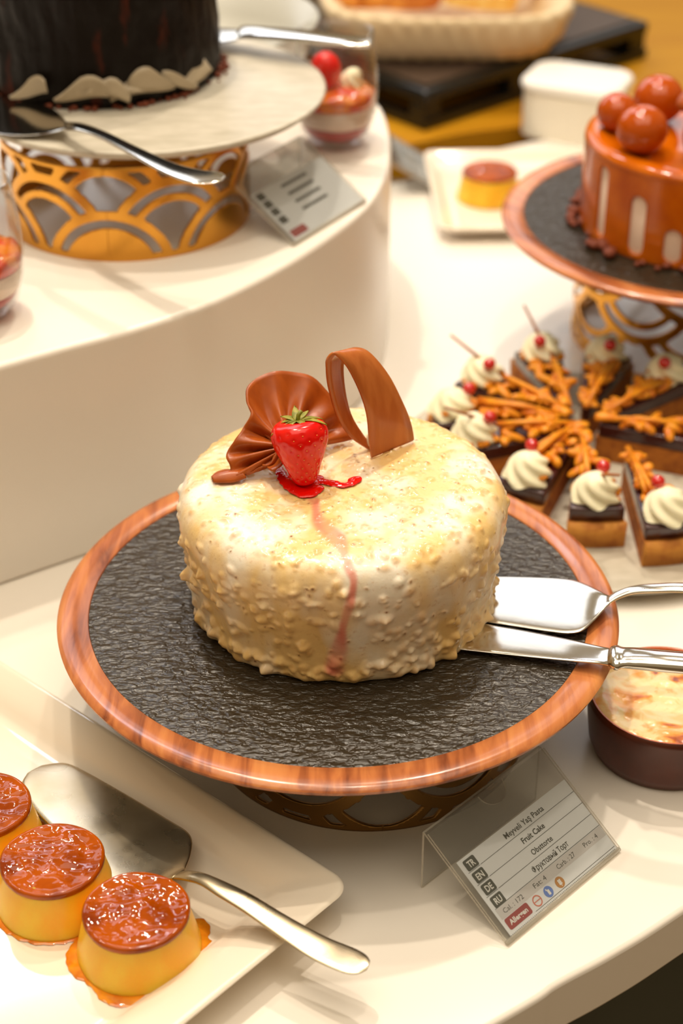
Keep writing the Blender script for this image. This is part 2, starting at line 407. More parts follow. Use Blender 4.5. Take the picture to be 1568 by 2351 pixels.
V, F = prism(inner, -0.90, -0.0372); sharp(mk('base_cabinet', V, F, M_darkbase, counter, label='dark green base panel below the white top'), 40)
for k in range(4):                                        # upright battens of the base
    x0, y0 = [(0.112, 0.602), (0.215, 0.695), (0.31, 0.785), (0.02, 0.535)][k]
    V, F = box((x0-.006, y0+.012, -0.475), (.004, .02, .85), Matrix.Rotation(math.radians(37), 3, 'Z'))
    mk('batten', V, F, M_plastic_black, counter, smooth=False)

rp = [(-0.2117, .958), (-0.1775, .9806), (-0.130, 1.011), (-0.0839, 1.05), (-0.0308, 1.118), (0.0138, 1.197), (0.0320, 1.255), (0.0395, 1.323), (0.0373, 1.396), (0.0270, 1.445),
      (-0.01, 1.52), (-0.08, 1.58), (-0.25, 1.62), (-0.6, 1.64), (-0.95, 1.50), (-1.1, 1.2), (-1.0, .80), (-0.8, .68), (-0.6, .715), (-0.40, .832), (-.29, .905)]
poly = [(p[0], p[1]) for p in crom(rp, 12, True)]
RZ = 0.16
V, F = prism(poly, 0.0, RZ); o = mk('display_riser', V, F, M_riser); sharp(o, 40); bevel(o, .004, 4)
props(o, 'tall curved white display riser standing on the buffet counter', 'riser')

V, F = prism([(p[0], p[1]) for p in crom([(.02, 1.86), (.05, 1.76), (.15, 1.80), (.30, 1.83), (.62, 1.80), (1.6, 1.78), (1.9, 2.4), (1.6, 3.6), (.2, 3.4), (.02, 2.4)], 6, True)], -.04, -.001)
o = mk('side_table', V, F, M_ochre, smooth=False); props(o, 'ochre yellow tabletop beyond the white counter, under the black tray', 'table')
for x, y in ((.3, 2.1), (1.5, 2.1), (.3, 3.1), (1.5, 3.1)):
    V, F = box((x, y, -.47), (.06, .06, .858)); mk('leg', V, F, M_ochre, o, smooth=False)

# ------------------------------------------------------------------ stand rings (scallop cut gold bands)
def ring_mesh(R, h, n_sc, flip=False, thick=.0022, nu=480, nv=52):
    us = np.linspace(0, 2*PI*R, nu+1); vs = np.linspace(0, h, nv+1); U, Vv = np.meshgrid(us, vs, indexing='ij')
    pitch = 2*PI*R/n_sc; Rs = pitch*0.50; step = pitch*0.235; bw = pitch*.078; gap = pitch*.066; bw2 = pitch*.058
    f = np.full(U.shape, -1.0); done = np.zeros(U.shape, bool)
    VV = (h-Vv) if flip else Vv
    for row in range(0, 9):
        zc = -pitch*.09+row*step; off = (row % 2)*pitch/2
        du = (U-off+pitch/2) % pitch-pitch/2; d = np.sqrt(du**2+(VV-zc)**2)
        a = np.minimum(Rs-d, d-(Rs-bw)); r2 = Rs-bw-gap; b = np.minimum(r2-d, d-(r2-bw2))
        if row == 0: b = r2-d
        val = np.maximum(a, b); sel = (d < Rs) & ~done; f[sel] = val[sel]; done |= sel
    eb = np.minimum(VV+.001, .0045-VV); f = np.maximum(f, eb)
    et = np.minimum(VV-(h-.003), h+.001-VV); f = np.maximum(f, et)
    f = np.clip(f, -.004, .004)
    # smooth aliasing: borders kept solid
    f[-1, :] = f[0, :]
    UV, F = march(f, us, vs)
    V = [(R*math.sin(u/R), -R*math.cos(u/R), v) for u, v in UV]
    return V, F, thick
def stand_ring(R, h, loc, label, m, n_sc=8, flip=False, rz=0):
    V, F, t = ring_mesh(R, h, n_sc, flip)
    o = mk('stand_ring', V, F, m, smooth=True); solid(o, t, 0); o.location = loc; o.rotation_euler = (0, 0, rz)
    return props(o, label, 'cake stand base')

def round_plate(R, t, loc, inner_r, label, m_in, m_rim=None, rz=0):
    th = thing('cake_plate', label, 'plate', loc, rz)
    if m_rim:
        V, F = lathe([(inner_r*.999, 0.0016), (inner_r, t), (inner_r+.0005, t+.0006), (R-.005, t+.0012), (R-.0015, t+.0006), (R, t-.0012), (R-.0006, t-.0032), (R-.004, t-.0045), (R-.010, t-.0055), (inner_r, 0.0016), (inner_r*.999, .0016)], 200)
        sharp(mk('rim', V, F, m_rim, th, label='wood-look orange brown rim'), 50)
        V, F = lathe([(0, 0), (R-.03, 0), (R-.012, t-.0062), (R-.003, t-.0050), (R-.0012, t-.0038), (R-.006, t-.0048), (inner_r, .0012), (0, .0012)], 200)
        mk('underside', V, F, M_underside, th, label='black underside')
        V, F = lathe([(0, t-.0002), (inner_r*.5, t-.0002), (inner_r-.0002, t-.0002), (inner_r-.0002, .002), (0, .002)][::-1], 200)
        sharp(mk('surface', V, F, m_in, th, label='textured dark grey surface'), 50)
    else:
        V, F = lathe([(0, 0), (R-.025, 0), (R-.006, t*.45), (R-.001, t*.75), (R, t*.88), (R-.002, t), (R-.006, t*.96), (0, t*.96)], 160)
        mk('dish', V, F, m_in, th)
    return th

PZ = 0.079
stand_ring(.093, PZ-.0102, (.0144, .807, 0), 'gold cut-out ring base, shade put into its colour, under the nut-covered cream cake', M_gold_shaded, 6, True, 0.09)
round_plate(.161, .010, (-.002, .818, PZ-.010), .1430, 'round black plate with wooden rim carrying the nut-covered cream cake', M_slate, M_wood)

# ------------------------------------------------------------------ the cream cake
CT = 0.159; CX, CY = 0.0005, 0.829
def build_cake():
    hgt = CT-PZ-.0006
    prof = [(.0845, 0.0), (.0862, .004), (.0868, .012), (.0880, .026), (.0905, .042), (.0922, .054), (.0926, .0625), (.0908, .0710), (.0864, .0768), (.0790, .0800), (.068, .0811), (.04, .0816), (.012, .0818), (.0012, .0818)]
    prof = [(r, z*hgt/.0818) for r, z in prof]
    pr = np.array(crom(prof, 16)); d = np.concatenate([[0], np.cumsum(np.hypot(*np.diff(pr, axis=0).T))])
    M = 300; N = 800; s = np.linspace(0, d[-1], M); R = np.interp(s, d, pr[:, 0]); Z = np.interp(s, d, pr[:, 1])
    dR = np.gradient(R, s); dZ = np.gradient(Z, s); ln = np.hypot(dR, dZ); nr, nz_ = dZ/ln, -dR/ln
    th = np.arange(N)*2*PI/N; T, S = np.meshgrid(th, s, indexing='ij')
    X = R[None, :]*np.cos(T); Y = R[None, :]*np.sin(T); ZZ = np.broadcast_to(Z, X.shape).copy()
    disp = np.zeros_like(X); nut = np.zeros_like(X); speck = np.zeros_like(X)
    # low waviness and runs of glaze
    for k in range(26):
        a = rng.integers(2, 26); ph = rng.uniform(0, 2*PI); kz = rng.uniform(10, 60); disp += .00016*np.sin(a*T+ph+kz*S)*np.clip((.085-S)/.03, 0, 1)
    side_end = np.interp(.076*hgt/.0818, pr[:60, 1] if False else pr[:, 1], d)
    L = d[-1]
    def add(t0, s0, rad, h, colour, sp=0.0, an=1.0, rot=0.0):
        i0 = int(np.clip(np.searchsorted(s, s0-1.8*rad), 0, M-1)); i1 = int(np.clip(np.searchsorted(s, s0+1.8*rad), 1, M))
        rr = max(np.interp(s0, s, R), .004); w = min(1.8*rad/rr, PI)
        j = np.arange(int((t0-w)/(2*PI)*N), int((t0+w)/(2*PI)*N)+1); jj = j % N
        if i1 <= i0 or len(j) == 0 or len(j) > N: return
        du = (j*2*PI/N-t0)[:, None]*R[None, i0:i1]; dv = (s[i0:i1]-s0)[None, :]
        a = du*math.cos(rot)+dv*math.sin(rot); b = -du*math.sin(rot)+dv*math.cos(rot)
        q = (a/(rad*an))**2+(b/(rad/an))**2
        g = np.exp(-q**1.5)
        sub = np.ix_(jj, np.arange(i0, i1)); disp[sub] = np.maximum(disp[sub], 0)+0 if False else disp[sub]+h*g
        if colour > 0: nut[sub] = np.maximum(nut[sub], colour*np.exp(-q*1.2))
        if sp > 0: speck[sub] = np.maximum(speck[sub], sp*np.exp(-(q*3.2)**2))
    side_len = float(np.interp(.0928*0+.062*hgt/.0818, Z[:int(M*.5)], s[:int(M*.5)]))
    for k in range(1650):                      # chopped nuts on the side, denser near the foot
        v = .0022+rng.beta(1.0, 1.45)*side_len*1.15; t = rng.uniform(0, 2*PI)
        clump = .5+.5*math.sin(5*t+3)*math.sin(3*t+90*v)
        if rng.uniform() > .05+.95*clump and v > .014: continue
        rad = rng.uniform(.0010, .0034); add(t, v, rad, rad*rng.uniform(.28, .62), rng.uniform(.05, .6), 0, rng.uniform(.85, 1.25), rng.uniform(0, PI))
    for k in range(130):                       # row of beads at the foot
        t = rng.uniform(0, 2*PI); rad = rng.uniform(.0016, .0036); add(t, rng.uniform(.003, .011), rad, rad*.38, rng.uniform(.1, .5), 0, rng.uniform(.8, 1.3), rng.uniform(0, PI))
    for k in range(800):                       # flat pieces under the glaze on top
        rr = math.sqrt(rng.uniform(.0, 1))*.088; v = np.interp(-rr, -R[M//3:], s[M//3:]); rad = rng.uniform(.0010, .0026)
        add(rng.uniform(0, 2*PI), v, rad, rad*rng.uniform(.10, .42), rng.uniform(.1, .75), 0, rng.uniform(.8, 1.3), rng.uniform(0, PI))
    for k in range(260):                       # dark skins
        v = rng.uniform(.004, L*.93); rad = rng.uniform(.0008, .0017); add(rng.uniform(0, 2*PI), v, rad, rad*.35, .5, rng.uniform(.35, .95), rng.uniform(.8, 1.5), rng.uniform(0, PI))
    # pink run of sauce down the front: pixels of the photo turned into points of the cake
    path = []
    for px, py in ((700, 1128), (722, 1150), (728, 1180), (742, 1205), (765, 1225), (782, 1250), (792, 1275), (800, 1300), (812, 1330), (808, 1365), (798, 1400), (788, 1435), (782, 1470), (776, 1500), (768, 1535)):
        p = P(px, py, CT)
        if (p.y-CY)**2+(p.x-CX)**2 > .078**2 and p.y < CY or py > 1240:
            for Yv in np.linspace(CY, CY-.1, 400):
                q = Q(px, py, Yv); rc = np.interp(q.z-PZ, Z[:int(M*.75)], R[:int(M*.75)])
                if math.hypot(q.x-CX, q.y-CY) >= rc and q.z < CT: p = q; break
        path.append((p.x-CX, p.y-CY, p.z-PZ))
    path = np.array(crom(path, 5)); wid = np.interp(np.linspace(0, 1, len(path)), [0, .12, .2, .3, .42, .5, .6, .7, .8, .9, 1], [.0035, .0028, .0050, .0058, .0022, .0028, .0020, .0028, .0022, .0045, .0055])
    streak = np.zeros_like(X)
    for (a, b, c), w in zip(path, wid):
        dd = np.sqrt((X-a)**2+(Y-b)**2+(ZZ-c)**2); streak = np.maximum(streak, np.exp(-(dd/w)**4))
    streak *= .74+.16*np.sin(T*23+S*170)
    disp += .0004*streak
    X += disp*nr[None, :]*np.cos(T); Y += disp*nr[None, :]*np.sin(T); ZZ += disp*nz_[None, :]
    ZZ = np.maximum(ZZ, 0.0002)
    verts = np.stack([X, Y, ZZ], -1).reshape(-1, 3)
    idx = np.arange(N*M).reshape(N, M); nx = np.roll(idx, -1, axis=0)
    faces = np.stack([idx[:, :-1], nx[:, :-1], nx[:, 1:], idx[:, 1:]], -1).reshape(-1, 4)
    top = len(verts); verts = np.vstack([verts, [[0, 0, Z[-1]+float(disp[:, -1].mean())]]])
    me = bpy.data.meshes.new('cream_cake'); nf = len(faces)
    tris = [(int(idx[i, -1]), int(nx[i, -1]), top) for i in range(N)]
    me.from_pydata(verts.tolist(), [], faces.tolist()+tris); me.materials.append(M_cake)
    me.polygons.foreach_set('use_smooth', [True]*len(me.polygons))
    for nm, arr in (('nut', nut), ('speck', speck), ('streak', streak)):
        a = me.attributes.new(nm, 'FLOAT', 'POINT'); a.data.foreach_set('value', np.append(np.clip(arr, 0, 1).reshape(-1), 0.0).astype(np.float32))
    me.update()
    return me
cake_t = thing('cream_cake', 'round cream-glazed cake covered in chopped nuts, on the black wood-rimmed plate in front', 'cake', (CX, CY, PZ))
ck = bpy.data.objects.new('glazed_body', build_cake()); C.objects.link(ck); ck.parent = cake_t

def local(p, o): return Vector(p)-Vector(o.location)
# red sauce pool beneath the strawberry (a domed film on the cake)
def blob_mesh(strokes, cell, h, warp=.0006, z0=0.0):
    pts = np.array([(x, y) for x, y, r in strokes]); rs = np.array([r for *_, r in strokes])
    x0, y0 = (pts-rs[:, None]).min(0)-.003; x1, y1 = (pts+rs[:, None]).max(0)+.003
    us = np.arange(x0, x1, cell); vs = np.arange(y0, y1, cell); U, W = np.meshgrid(us, vs, indexing='ij')
    f = np.full(U.shape, -1.0)
    for (x, y, r) in strokes: f = np.maximum(f, r-np.hypot(U-x, W-y))
    f += warp*(np.sin(U*900+W*400)+np.sin(W*1100-U*300+1.3)+np.sin(U*2100+.7)*.4)
    UV, F = march(f, us, vs); V = []
    n = len(UV)
    for u, v in UV:
        i = min(max(int((u-x0)/cell), 0), len(us)-2); j = min(max(int((v-y0)/cell), 0), len(vs)-2)
        a = (u-us[i])/cell; b = (v-vs[j])/cell
        q = max((f[i, j]*(1-a)+f[i+1, j]*a)*(1-b)+(f[i, j+1]*(1-a)+f[i+1, j+1]*a)*b, 0)
        V.append((u, v, z0+h*min(1, math.sqrt(q/.0035))))
    return V, F
def strokes_px(lst, hz, o, n=6):
    out = []
    for seg in lst:
        pts = []
        for px, py, rpx in seg:
            p = P(px, py, hz); pts.append((p.x-o.location.x, p.y-o.location.y, rpx/4130))
        out += [tuple(q) for q in crom(pts, n)]
    return out
V, F = blob_mesh(strokes_px([[(640, 1078, 12), (655, 1102, 17), (680, 1124, 21), (706, 1134, 19), (730, 1122, 15)], [(728, 1104, 13), (760, 1110, 12), (785, 1115, 11), (802, 1112, 11), (817, 1102, 14)], [(700, 1112, 28), (725, 1100, 18)]], CT, cake_t), .0005, .0012, .00025, CT-PZ+.0004)
o = mk('sauce_pool', V, F, M_sauce, cake_t, label='shiny red strawberry sauce'); 
V, F = ellip(local(P(860, 1012, CT+.004), cake_t), (.0052, .0048, .0068), 20, 14); mk('cream_dot', V, F, M_cream, cake_t, label='smooth cream drop')

# strawberry
def build_strawberry():
    base = P(702, 1112, CT+.0015)
    t = thing('strawberry', 'fresh red strawberry standing tip down in red sauce on the cream cake', 'strawberry', base)
    Lh = .0365
    prof = crom([(0, 0), (.0046, .0008), (.0074, .0045), (.0098, .0110), (.0130, .0185), (.0152, .0255), (.0153, .0302), (.0128, .0350), (.0075, .0366), (0, .0357)], 6)
    prof = [(max(p[0], 0), p[1]) for p in prof]; prof[0] = (0, 0); prof[-1] = (0, prof[-1][1])
    seg = 120
    V, F = lathe(prof, seg, lambda a, k: 1+.035*math.sin(2*a+.6)+.02*math.sin(3*a+1))
    V = [Vector(v) for v in V]
    # seeds on a spiral with dimples
    seeds = []; n = 120
    for k in range(n):
        z = .003+(Lh-.006)*(k+.5)/n; a = k*2.39996
        r = np.interp(z, [p[1] for p in prof[:-6]], [p[0] for p in prof[:-6]]); seeds.append(Vector((r*math.cos(a), r*math.sin(a), z)))
    for i, v in enumerate(V):
        dmin = min((v-s).length for s in seeds)
        if v.xy.length > .001:
            nrm = Vector((v.x, v.y, 0)).normalized(); V[i] = v-nrm*(.00065*math.exp(-(dmin/.0011)**2))
    tilt = Matrix.Rotation(math.radians(-14), 3, 'X') @ Matrix.Rotation(math.radians(-7), 3, 'Y')
    V = [tilt @ v for v in V]
    mk('fruit_flesh', V, F, M_straw, t)
    parts = []
    for s in seeds:
        nrm = Vector((s.x, s.y, .12*s.xy.length)).normalized(); q = nrm.to_track_quat('Z', 'X').to_matrix()
        parts.append(ellip(tilt @ (s-nrm*.0004), (.00030, .00045, .00028), 6, 4, tilt @ q))
    V, F = join(parts); mk('seeds', V, F, M_seed, t, label='pale yellow seeds')
    parts = []
    for k, (a, ln, lift) in enumerate([(-165, .0155, -.002), (-130, .010, .000), (-60, .009, .001), (-15, .0165, .0005), (12, .014, .002), (55, .011, .006), (95, .012, .009), (140, .012, .005), (175, .013, .001)]):
        a = math.radians(a); d = Vector((math.cos(a), math.sin(a), 0)); s = Vector((-d.y, d.x, 0)); Vv, Ff = [], []
        for i in range(7):
            u = i/6; w = .0026*math.sin(PI*min(u*.85+.12, 1))*(1-u*.25)*(1 if u < 1 else 0.05)
            c = Vector((0, 0, Lh+.0003))+d*(ln*u)+Vector((0, 0, (lift-.0035)*u*u+.0010*math.sin(PI*u)))
            Vv += [c-s*w, c+Vector((0, 0, -.0005)), c+s*w]
        for i in range(6): Ff += [(i*3, i*3+1, i*3+4, i*3+3), (i*3+1, i*3+2, i*3+5, i*3+4)]
        parts.append(([tilt @ v for v in Vv], Ff))
    V, F = tube([tilt @ Vector((0, 0, Lh-.001)), tilt @ Vector((.001, .001, Lh+.003)), tilt @ Vector((.003, .001, Lh+.005))], [.0012, .001, .0009]); parts.append((V, F))
    V, F = join(parts); solid(mk('leaf_crown', V, F, M_leafg, t, label='green leafy crown'), .0004)
build_strawberry()

# ruffled chocolate fan
def build_fan():
    base = P(640, 1075, CT)
    t = thing('chocolate_fan', 'ruffled milk chocolate fan standing behind the strawberry on the cream cake', 'chocolate decoration', base)
    rim = [(812, 1008, .870), (800, 975, .874), (778, 935, .878), (748, 893, .881), (712, 864, .883), (670, 853, .882), (630, 853, .879), (592, 866, .874), (568, 890, .866), (567, 918, .858), (577, 948, .852), (560, 980, .848),
           (538, 1012, .843), (519, 1044, .838), (528, 1070, .833), (534, 1092, .829), (565, 1089, .829), (600, 1074, .832), (628, 1068, .836)]
    pts = crom([tuple(Q(*r, -.005)) for r in rim], 12); Cc = Q(668, 1028, .835); n = len(pts); T = 22; V, F = [], []
    arc = 0
    for i, p in enumerate(pts):
        p = Vector(p)
        if i: arc += (p-prev).length
        prev = p; r = p-Cc; s = i/(n-1)
        tan = (Vector(pts[min(i+1, n-1)])-Vector(pts[max(i-1, 0)])).normalized(); nrm = r.cross(tan).normalized()
        if nrm.y > 0: nrm = -nrm
        for j in range(T):
            u = .06+.94*j/(T-1)
            amp = .0042*(math.sin(PI*min(u*1.02, 1)**.75)+.16)*(.7+.3*math.sin(7*s+2))
            pl = math.sin(2*PI*(9.5*s)+1.2*math.sin(9*s))+.35*math.sin(2*PI*23*s+2)*max(0, 1-1.5*u)
            curl = .004*max(0, u-.8)/.2*math.sin(3*PI*s)
            V.append(Cc+r*u+nrm*(amp*pl-.010*math.sin(PI*u)*.6*(1 if s < .62 else .35)))
    for i in range(n-1):
        for j in range(T-1): F.append((i*T+j, (i+1)*T+j, (i+1)*T+j+1, i*T+j+1))
    V = [v-base for v in V]
    V = [Vector((v.x, v.y, max(v.z, .0008))) for v in V]
    solid(mk('ruffle', V, F, M_choc, t), .0013)
    # rolled tail at the lower left
    A = [Q(*q, -.005)-base for q in ((486, 1098, .833), (497, 1086, .835), (522, 1079, .836), (548, 1088, .834))]
    B = [Q(*q, -.005)-base for q in ((490, 1108, .826), (512, 1109, .8255), (540, 1107, .826), (566, 1097, .828))]
    V, F = [], []
    Ac, Bc = crom([tuple(a) for a in A], 5), crom([tuple(b) for b in B], 5)
    for a, b in zip(Ac, Bc):
        a, b = Vector(a), Vector(b)
        for j in range(9):
            u = j/8; V.append(a.lerp(b, u)+Vector((0, -.001, .0028))*math.sin(PI*u))
    for i in range(len(Ac)-1):
        for j in range(8): F.append((i*9+j, (i+1)*9+j, (i+1)*9+j+1, i*9+j+1))
    solid(mk('rolled_tip', V, F, M_choc, t), .0013)
    # dark inner petal next to the berry
    A = [Q(*q, -.005)-base for q in ((640, 1005, .845), (632, 1040, .838), (618, 1065, .832), (602, 1068, .831))]
    B = [Q(*q, -.005)-base for q in ((662, 1020, .838), (655, 1045, .832), (646, 1068, .828), (628, 1082, .8245))]
    V, F = [], []; Ac, Bc = crom([tuple(a) for a in A], 5), crom([tuple(b) for b in B], 5)
    for i, (a, b) in enumerate(zip(Ac, Bc)):
        a, b = Vector(a), Vector(b)
        for j in range(9):
            u = j/8; V.append(a.lerp(b, u)+Vector((0, -.002, .001))*math.sin(2*PI*u+i*.2))
    for i in range(len(Ac)-1):
        for j in range(8): F.append((i*9+j, (i+1)*9+j, (i+1)*9+j+1, i*9+j+1))
    solid(mk('inner_petal', V, F, M_choc, t), .0012)
build_fan()

def build_curl():
    base = P(855, 1033, CT)
    A = [(855, 1029, .864), (812, 966, .865), (795, 919, .866), (787, 863, .867), (788, 830, .8675), (798, 808, .868), (817, 800, .868), (848, 811, .869), (891, 862, .870), (924, 926, .871), (940, 965, .8715), (947, 994, .872), (949, 1013, .872)]
    B = [(851, 1034, .862), (808, 1006, .860), (775, 956, .857), (755, 889, .855), (750, 843, .853), (752, 824, .852), (768, 812, .8515), (795, 838, .851), (818, 880, .851), (835, 923, .851), (844, 962, .8515), (848, 1012, .852), (853, 1052, .8528)]
    t = thing('chocolate_curl', 'looped milk chocolate ribbon standing to one side of the chocolate fan on the cream cake', 'chocolate decoration', base)
    a = crom([tuple(Q(*q, -.005)-base) for q in A], 8); b = crom([tuple(Q(*q, -.005)-base) for q in B], 8); V, F = [], []; K = 5
    for p, q in zip(a, b):
        for j in range(K): V.append(Vector(p).lerp(Vector(q), j/(K-1)))
    V = [Vector((v.x, v.y, max(v.z, .0009))) for v in V]
    for i in range(len(a)-1):
        for j in range(K-1): F.append((i*K+j, (i+1)*K+j, (i+1)*K+j+1, i*K+j+1))
    o = mk('ribbon', V, F, M_choc_rib, t); solid(o, .0016); o.modifiers['solid'].use_rim = True
build_curl()

# ------------------------------------------------------------------ cutlery
def cutlery(name, label, cat, blade, handle, m_blade, m_handle, group=None, bp=.65, hp=.9, dz=0.0):
    blade = [(a, b, h+dz, t) for a, b, h, t in blade]; handle = [(a, b, h+dz, t) for a, b, h, t in handle]
    a, b, h, t = blade[0]; base = (P(a[0], a[1], h)+P(b[0], b[1], h))/2; base.z -= .002
    th = thing(name, label, cat, base, 0, group)
    for nm, lst, m, pw in (('blade', blade, m_blade, bp), ('handle', handle, m_handle, hp)):
        st = [(P(a[0], a[1], h)-base, P(b[0], b[1], h)-base, t) for a, b, h, t in lst]
        V, F = ribbon(st, 7, 18, pw); mk(nm, V, F, m, th)
    return th
cutlery('cake_server', 'broad polished cake server lying half under the cream cake, furthest from the label holder', 'cake server',
        [((1020, 1318), (1000, 1405), .0772, .0008), ((1110, 1322), (1095, 1425), .0774, .0012), ((1200, 1324), (1190, 1440), .0776, .0012), ((1275, 1327), (1262, 1451), .0780, .0012), ((1318, 1332), (1306, 1455), .0784, .0012), ((1350, 1343), (1338, 1448), .079, .0012), ((1376, 1356), (1365, 1424), .0800, .0014), ((1394, 1366), (1388, 1398), .0815, .0018), ((1404, 1369), (1401, 1384), .083, .0022)],
        [((1400, 1367), (1398, 1386), .0828, .0022), ((1418, 1358), (1420, 1374), .085, .0028), ((1450, 1347), (1454, 1363), .088, .003), ((1500, 1341), (1502, 1360), .0905, .003), ((1570, 1339), (1571, 1360), .092, .0032), ((1680, 1346), (1680, 1374), .092, .003), ((1790, 1356), (1788, 1390), .090, .0026), ((1812, 1366), (1811, 1384), .0895, .0022)], M_steel, M_steel, dz=.005)
cutlery('cake_knife', 'narrow polished serving knife lying half under the cream cake, beside the broad server', 'knife',
        [((930, 1395), (926, 1470), .0772, .0008), ((1020, 1410), (1013, 1486), .0773, .0010), ((1110, 1431), (1103, 1497), .0776, .0012), ((1200, 1447), (1194, 1507), .078, .0014), ((1300, 1467), (1295, 1517), .0795, .0016), ((1375, 1484), (1371, 1524), .082, .0022), ((1404, 1490), (1401, 1529), .0835, .0034)],
        [((1400, 1490), (1397, 1529), .0836, .0036), ((1409, 1486), (1407, 1534), .085, .0075), ((1420, 1485), (1418, 1535), .0855, .0080), ((1432, 1489), (1430, 1531), .086, .007), ((1460, 1491), (1459, 1533), .087, .008), ((1520, 1498), (1520, 1538), .089, .009), ((1600, 1505), (1600, 1545), .090, .009), ((1760, 1520), (1760, 1562), .090, .009), ((1800, 1530), (1800, 1560), .0895, .006)], M_steel, M_steel, dz=.005)

# ------------------------------------------------------------------ flan plate in front
pc = P(812, 2029, .022); ang = math.atan2(.663, -.748)
plate1 = thing('rectangular_plate', 'cream porcelain rectangular plate with raised rim, in front of the cake stand, carrying three flans', 'plate', (pc.x, pc.y, 0), ang)
def rr(x0, y0, x1, y1, r, n=8):
    out = []
    for cx_, cy_, a0 in ((x1-r, y0+r, -90), (x1-r, y1-r, 0), (x0+r, y1-r, 90), (x0+r, y0+r, 180)):
        for k in range(n+1):
            a = math.radians(a0+90*k/n); out.append((cx_+r*math.cos(a), cy_+r*math.sin(a)))
    return out
def plate_rings(loops):                 # loops: list of (outline, z) from the foot, up over the rim and down to the well
    V, F = [], []; n = len(loops[0][0])
    for pl, z in loops: V += [(x, y, z) for x, y in pl]
    for i in range(len(loops)-1):
        for k in range(n):
            l = (k+1) % n; F.append((i*n+k, i*n+l, (i+1)*n+l, (i+1)*n+k))
    F.append(tuple(reversed(range(n)))); F.append(tuple(range((len(loops)-1)*n, len(loops)*n)))
    return V, F
def rect_plate_mesh(L, W, h=.022, re=.036, rs=.022, well=.006):
    def lp(ie, is_, r): return rr(ie, is_, L-ie, W-is_, max(r, .003))
    return plate_rings([(lp(re, rs, .006), 0.0), (lp(re-.003, rs-.003, .008), .001), (lp(.006, .005, .011), h-.006), (lp(.0008, .0008, .012), h-.0025), (lp(0, 0, .0125), h-.0012), (lp(.0008, .0008, .012), h-.0002), (lp(.0022, .0022, .011), h), (lp(.004, .004, .010), h-.0006),
                       (lp(re*.55, rs*.55, .009), h-.0055), (lp(re*.86, rs*.86, .008), h-.0105), (lp(re*.97, rs*.97, .008), well+.0018), (lp(re+.002, rs+.003, .009), well+.0002), (lp(re+.006, rs+.008, .012), well)])
V, F = rect_plate_mesh(.34, .208)
o = mk('dish', V, F, M_porcelain, plate1); sharp(o, 60)

def make_flan(seed=0):
    rnd = random.Random(seed); hh = .0285
    prof = [(0, 0), (.0305, 0), (.0314, .0015), (.0306, .006), (.0288, .014), (.0272, .021), (.0264, .0252), (.0258, .0262), (0, .0262)]
    ph = [rnd.uniform(0, 6) for _ in range(4)]
    V, F = lathe([prof[0]]+[tuple(p) for p in crom(prof[1:8], 4)]+[prof[-1]], 96, lambda a, k: 1+.008*math.sin(3*a+ph[0])+.006*math.sin(5*a+ph[1]))
    t = thing('flan', 'x', 'flan')
    mk('custard', V, F, M_custard, t)
    pr = [(.0264, .0248), (.0269, .0258), (.0269, .0272), (.0262, .0282), (.0250, .0286)]+[(r, .0284) for r in np.linspace(.024, .0008, 24)]
    V, F = lathe([tuple(p) for p in pr]+[(0, .0284)], 96, lambda a, k: 1+.008*math.sin(3*a+ph[0])+.006*math.sin(5*a+ph[1]))
    V2 = []
    for x, y, z in V:
        r = math.hypot(x, y); w = max(0, min(1, (.0262-r)/.006))
        q = noise.noise(Vector((x*70+seed*9, y*120, 3.1)))*.0016+noise.noise(Vector((x*210, y*260+seed*5, 1)))*.0007
        V2.append((x, y, z+q*w-.0010*w))
    mk('caramel_top', V2, F, M_caramel, t, label='glossy dark caramel top')
    return t
WELL = .0061
fl_spec = [((-.1020, .6207), 1, 'caramel-topped flan nearest the plate corner, in front of the spatula neck'),
           ((-.1486, .6564), 2, 'caramel-topped flan in the middle of the three on the cream rectangular plate'),
           ((-.1926, .6974), 3, 'caramel-topped flan cut by the picture edge, beside the tip of the spatula blade')]
for (x, y), sd, lab in fl_spec:
    f = make_flan(sd); f.location = (x, y, WELL); f['label'] = lab; f['group'] = 'flans on the rectangular plate'
# syrup pool round the flans (on the plate)
V, F = blob_mesh([(x-pc.x, y-pc.y, .0332) for (x, y), *_ in fl_spec]+[(-.1205-pc.x, .6160-pc.y, .018), (-.085-pc.x, .617-pc.y, .021), (-.075-pc.x, .634-pc.y, .008), (-.105-pc.x, .600-pc.y, .0175)], .001, .0007, .0003, 0)
o = mk('caramel_syrup', V, F, M_syrup, None); o.location = (pc.x, pc.y, WELL+.0003); props(o, 'thin amber caramel syrup pooled around the flans on the cream plate', 'syrup')

cutlery('serving_spatula', 'worn steel serving spatula resting on the cream rectangular plate behind the flans', 'spatula',
        [((98, 1757), (62, 1776), .012, .0008), ((150, 1752), (50, 1806), .0122, .0012), ((205, 1776), (78, 1858), .0128, .0012), ((300, 1830), (150, 1930), .0145, .0012), ((390, 1884), (228, 2003), .0165, .0012), ((428, 1908), (275, 2036), .0178, .0012), ((441, 1930), (315, 2042), .0190, .0012), ((438, 1962), (352, 2030), .0205, .0012), ((428, 1990), (380, 2022), .0225, .0016), ((424, 2000), (396, 2018), .0245, .0022)],
        [((424, 2000), (396, 2018), .0245, .0022), ((440, 2000), (425, 2022), .0290, .003), ((471, 2006), (458, 2031), .0320, .0032), ((520, 2026), (500, 2058), .0325, .0032), ((578, 2054), (555, 2092), .0315, .003), ((662, 2104), (638, 2150), .0290, .0026), ((748, 2150), (716, 2202), .0270, .0022), ((812, 2176), (782, 2232), .0270, .002), ((840, 2192), (818, 2237), .0272, .0018), ((850, 2206), (842, 2227), .0272, .0014)],
        M_steel_worn, M_steel_worn)

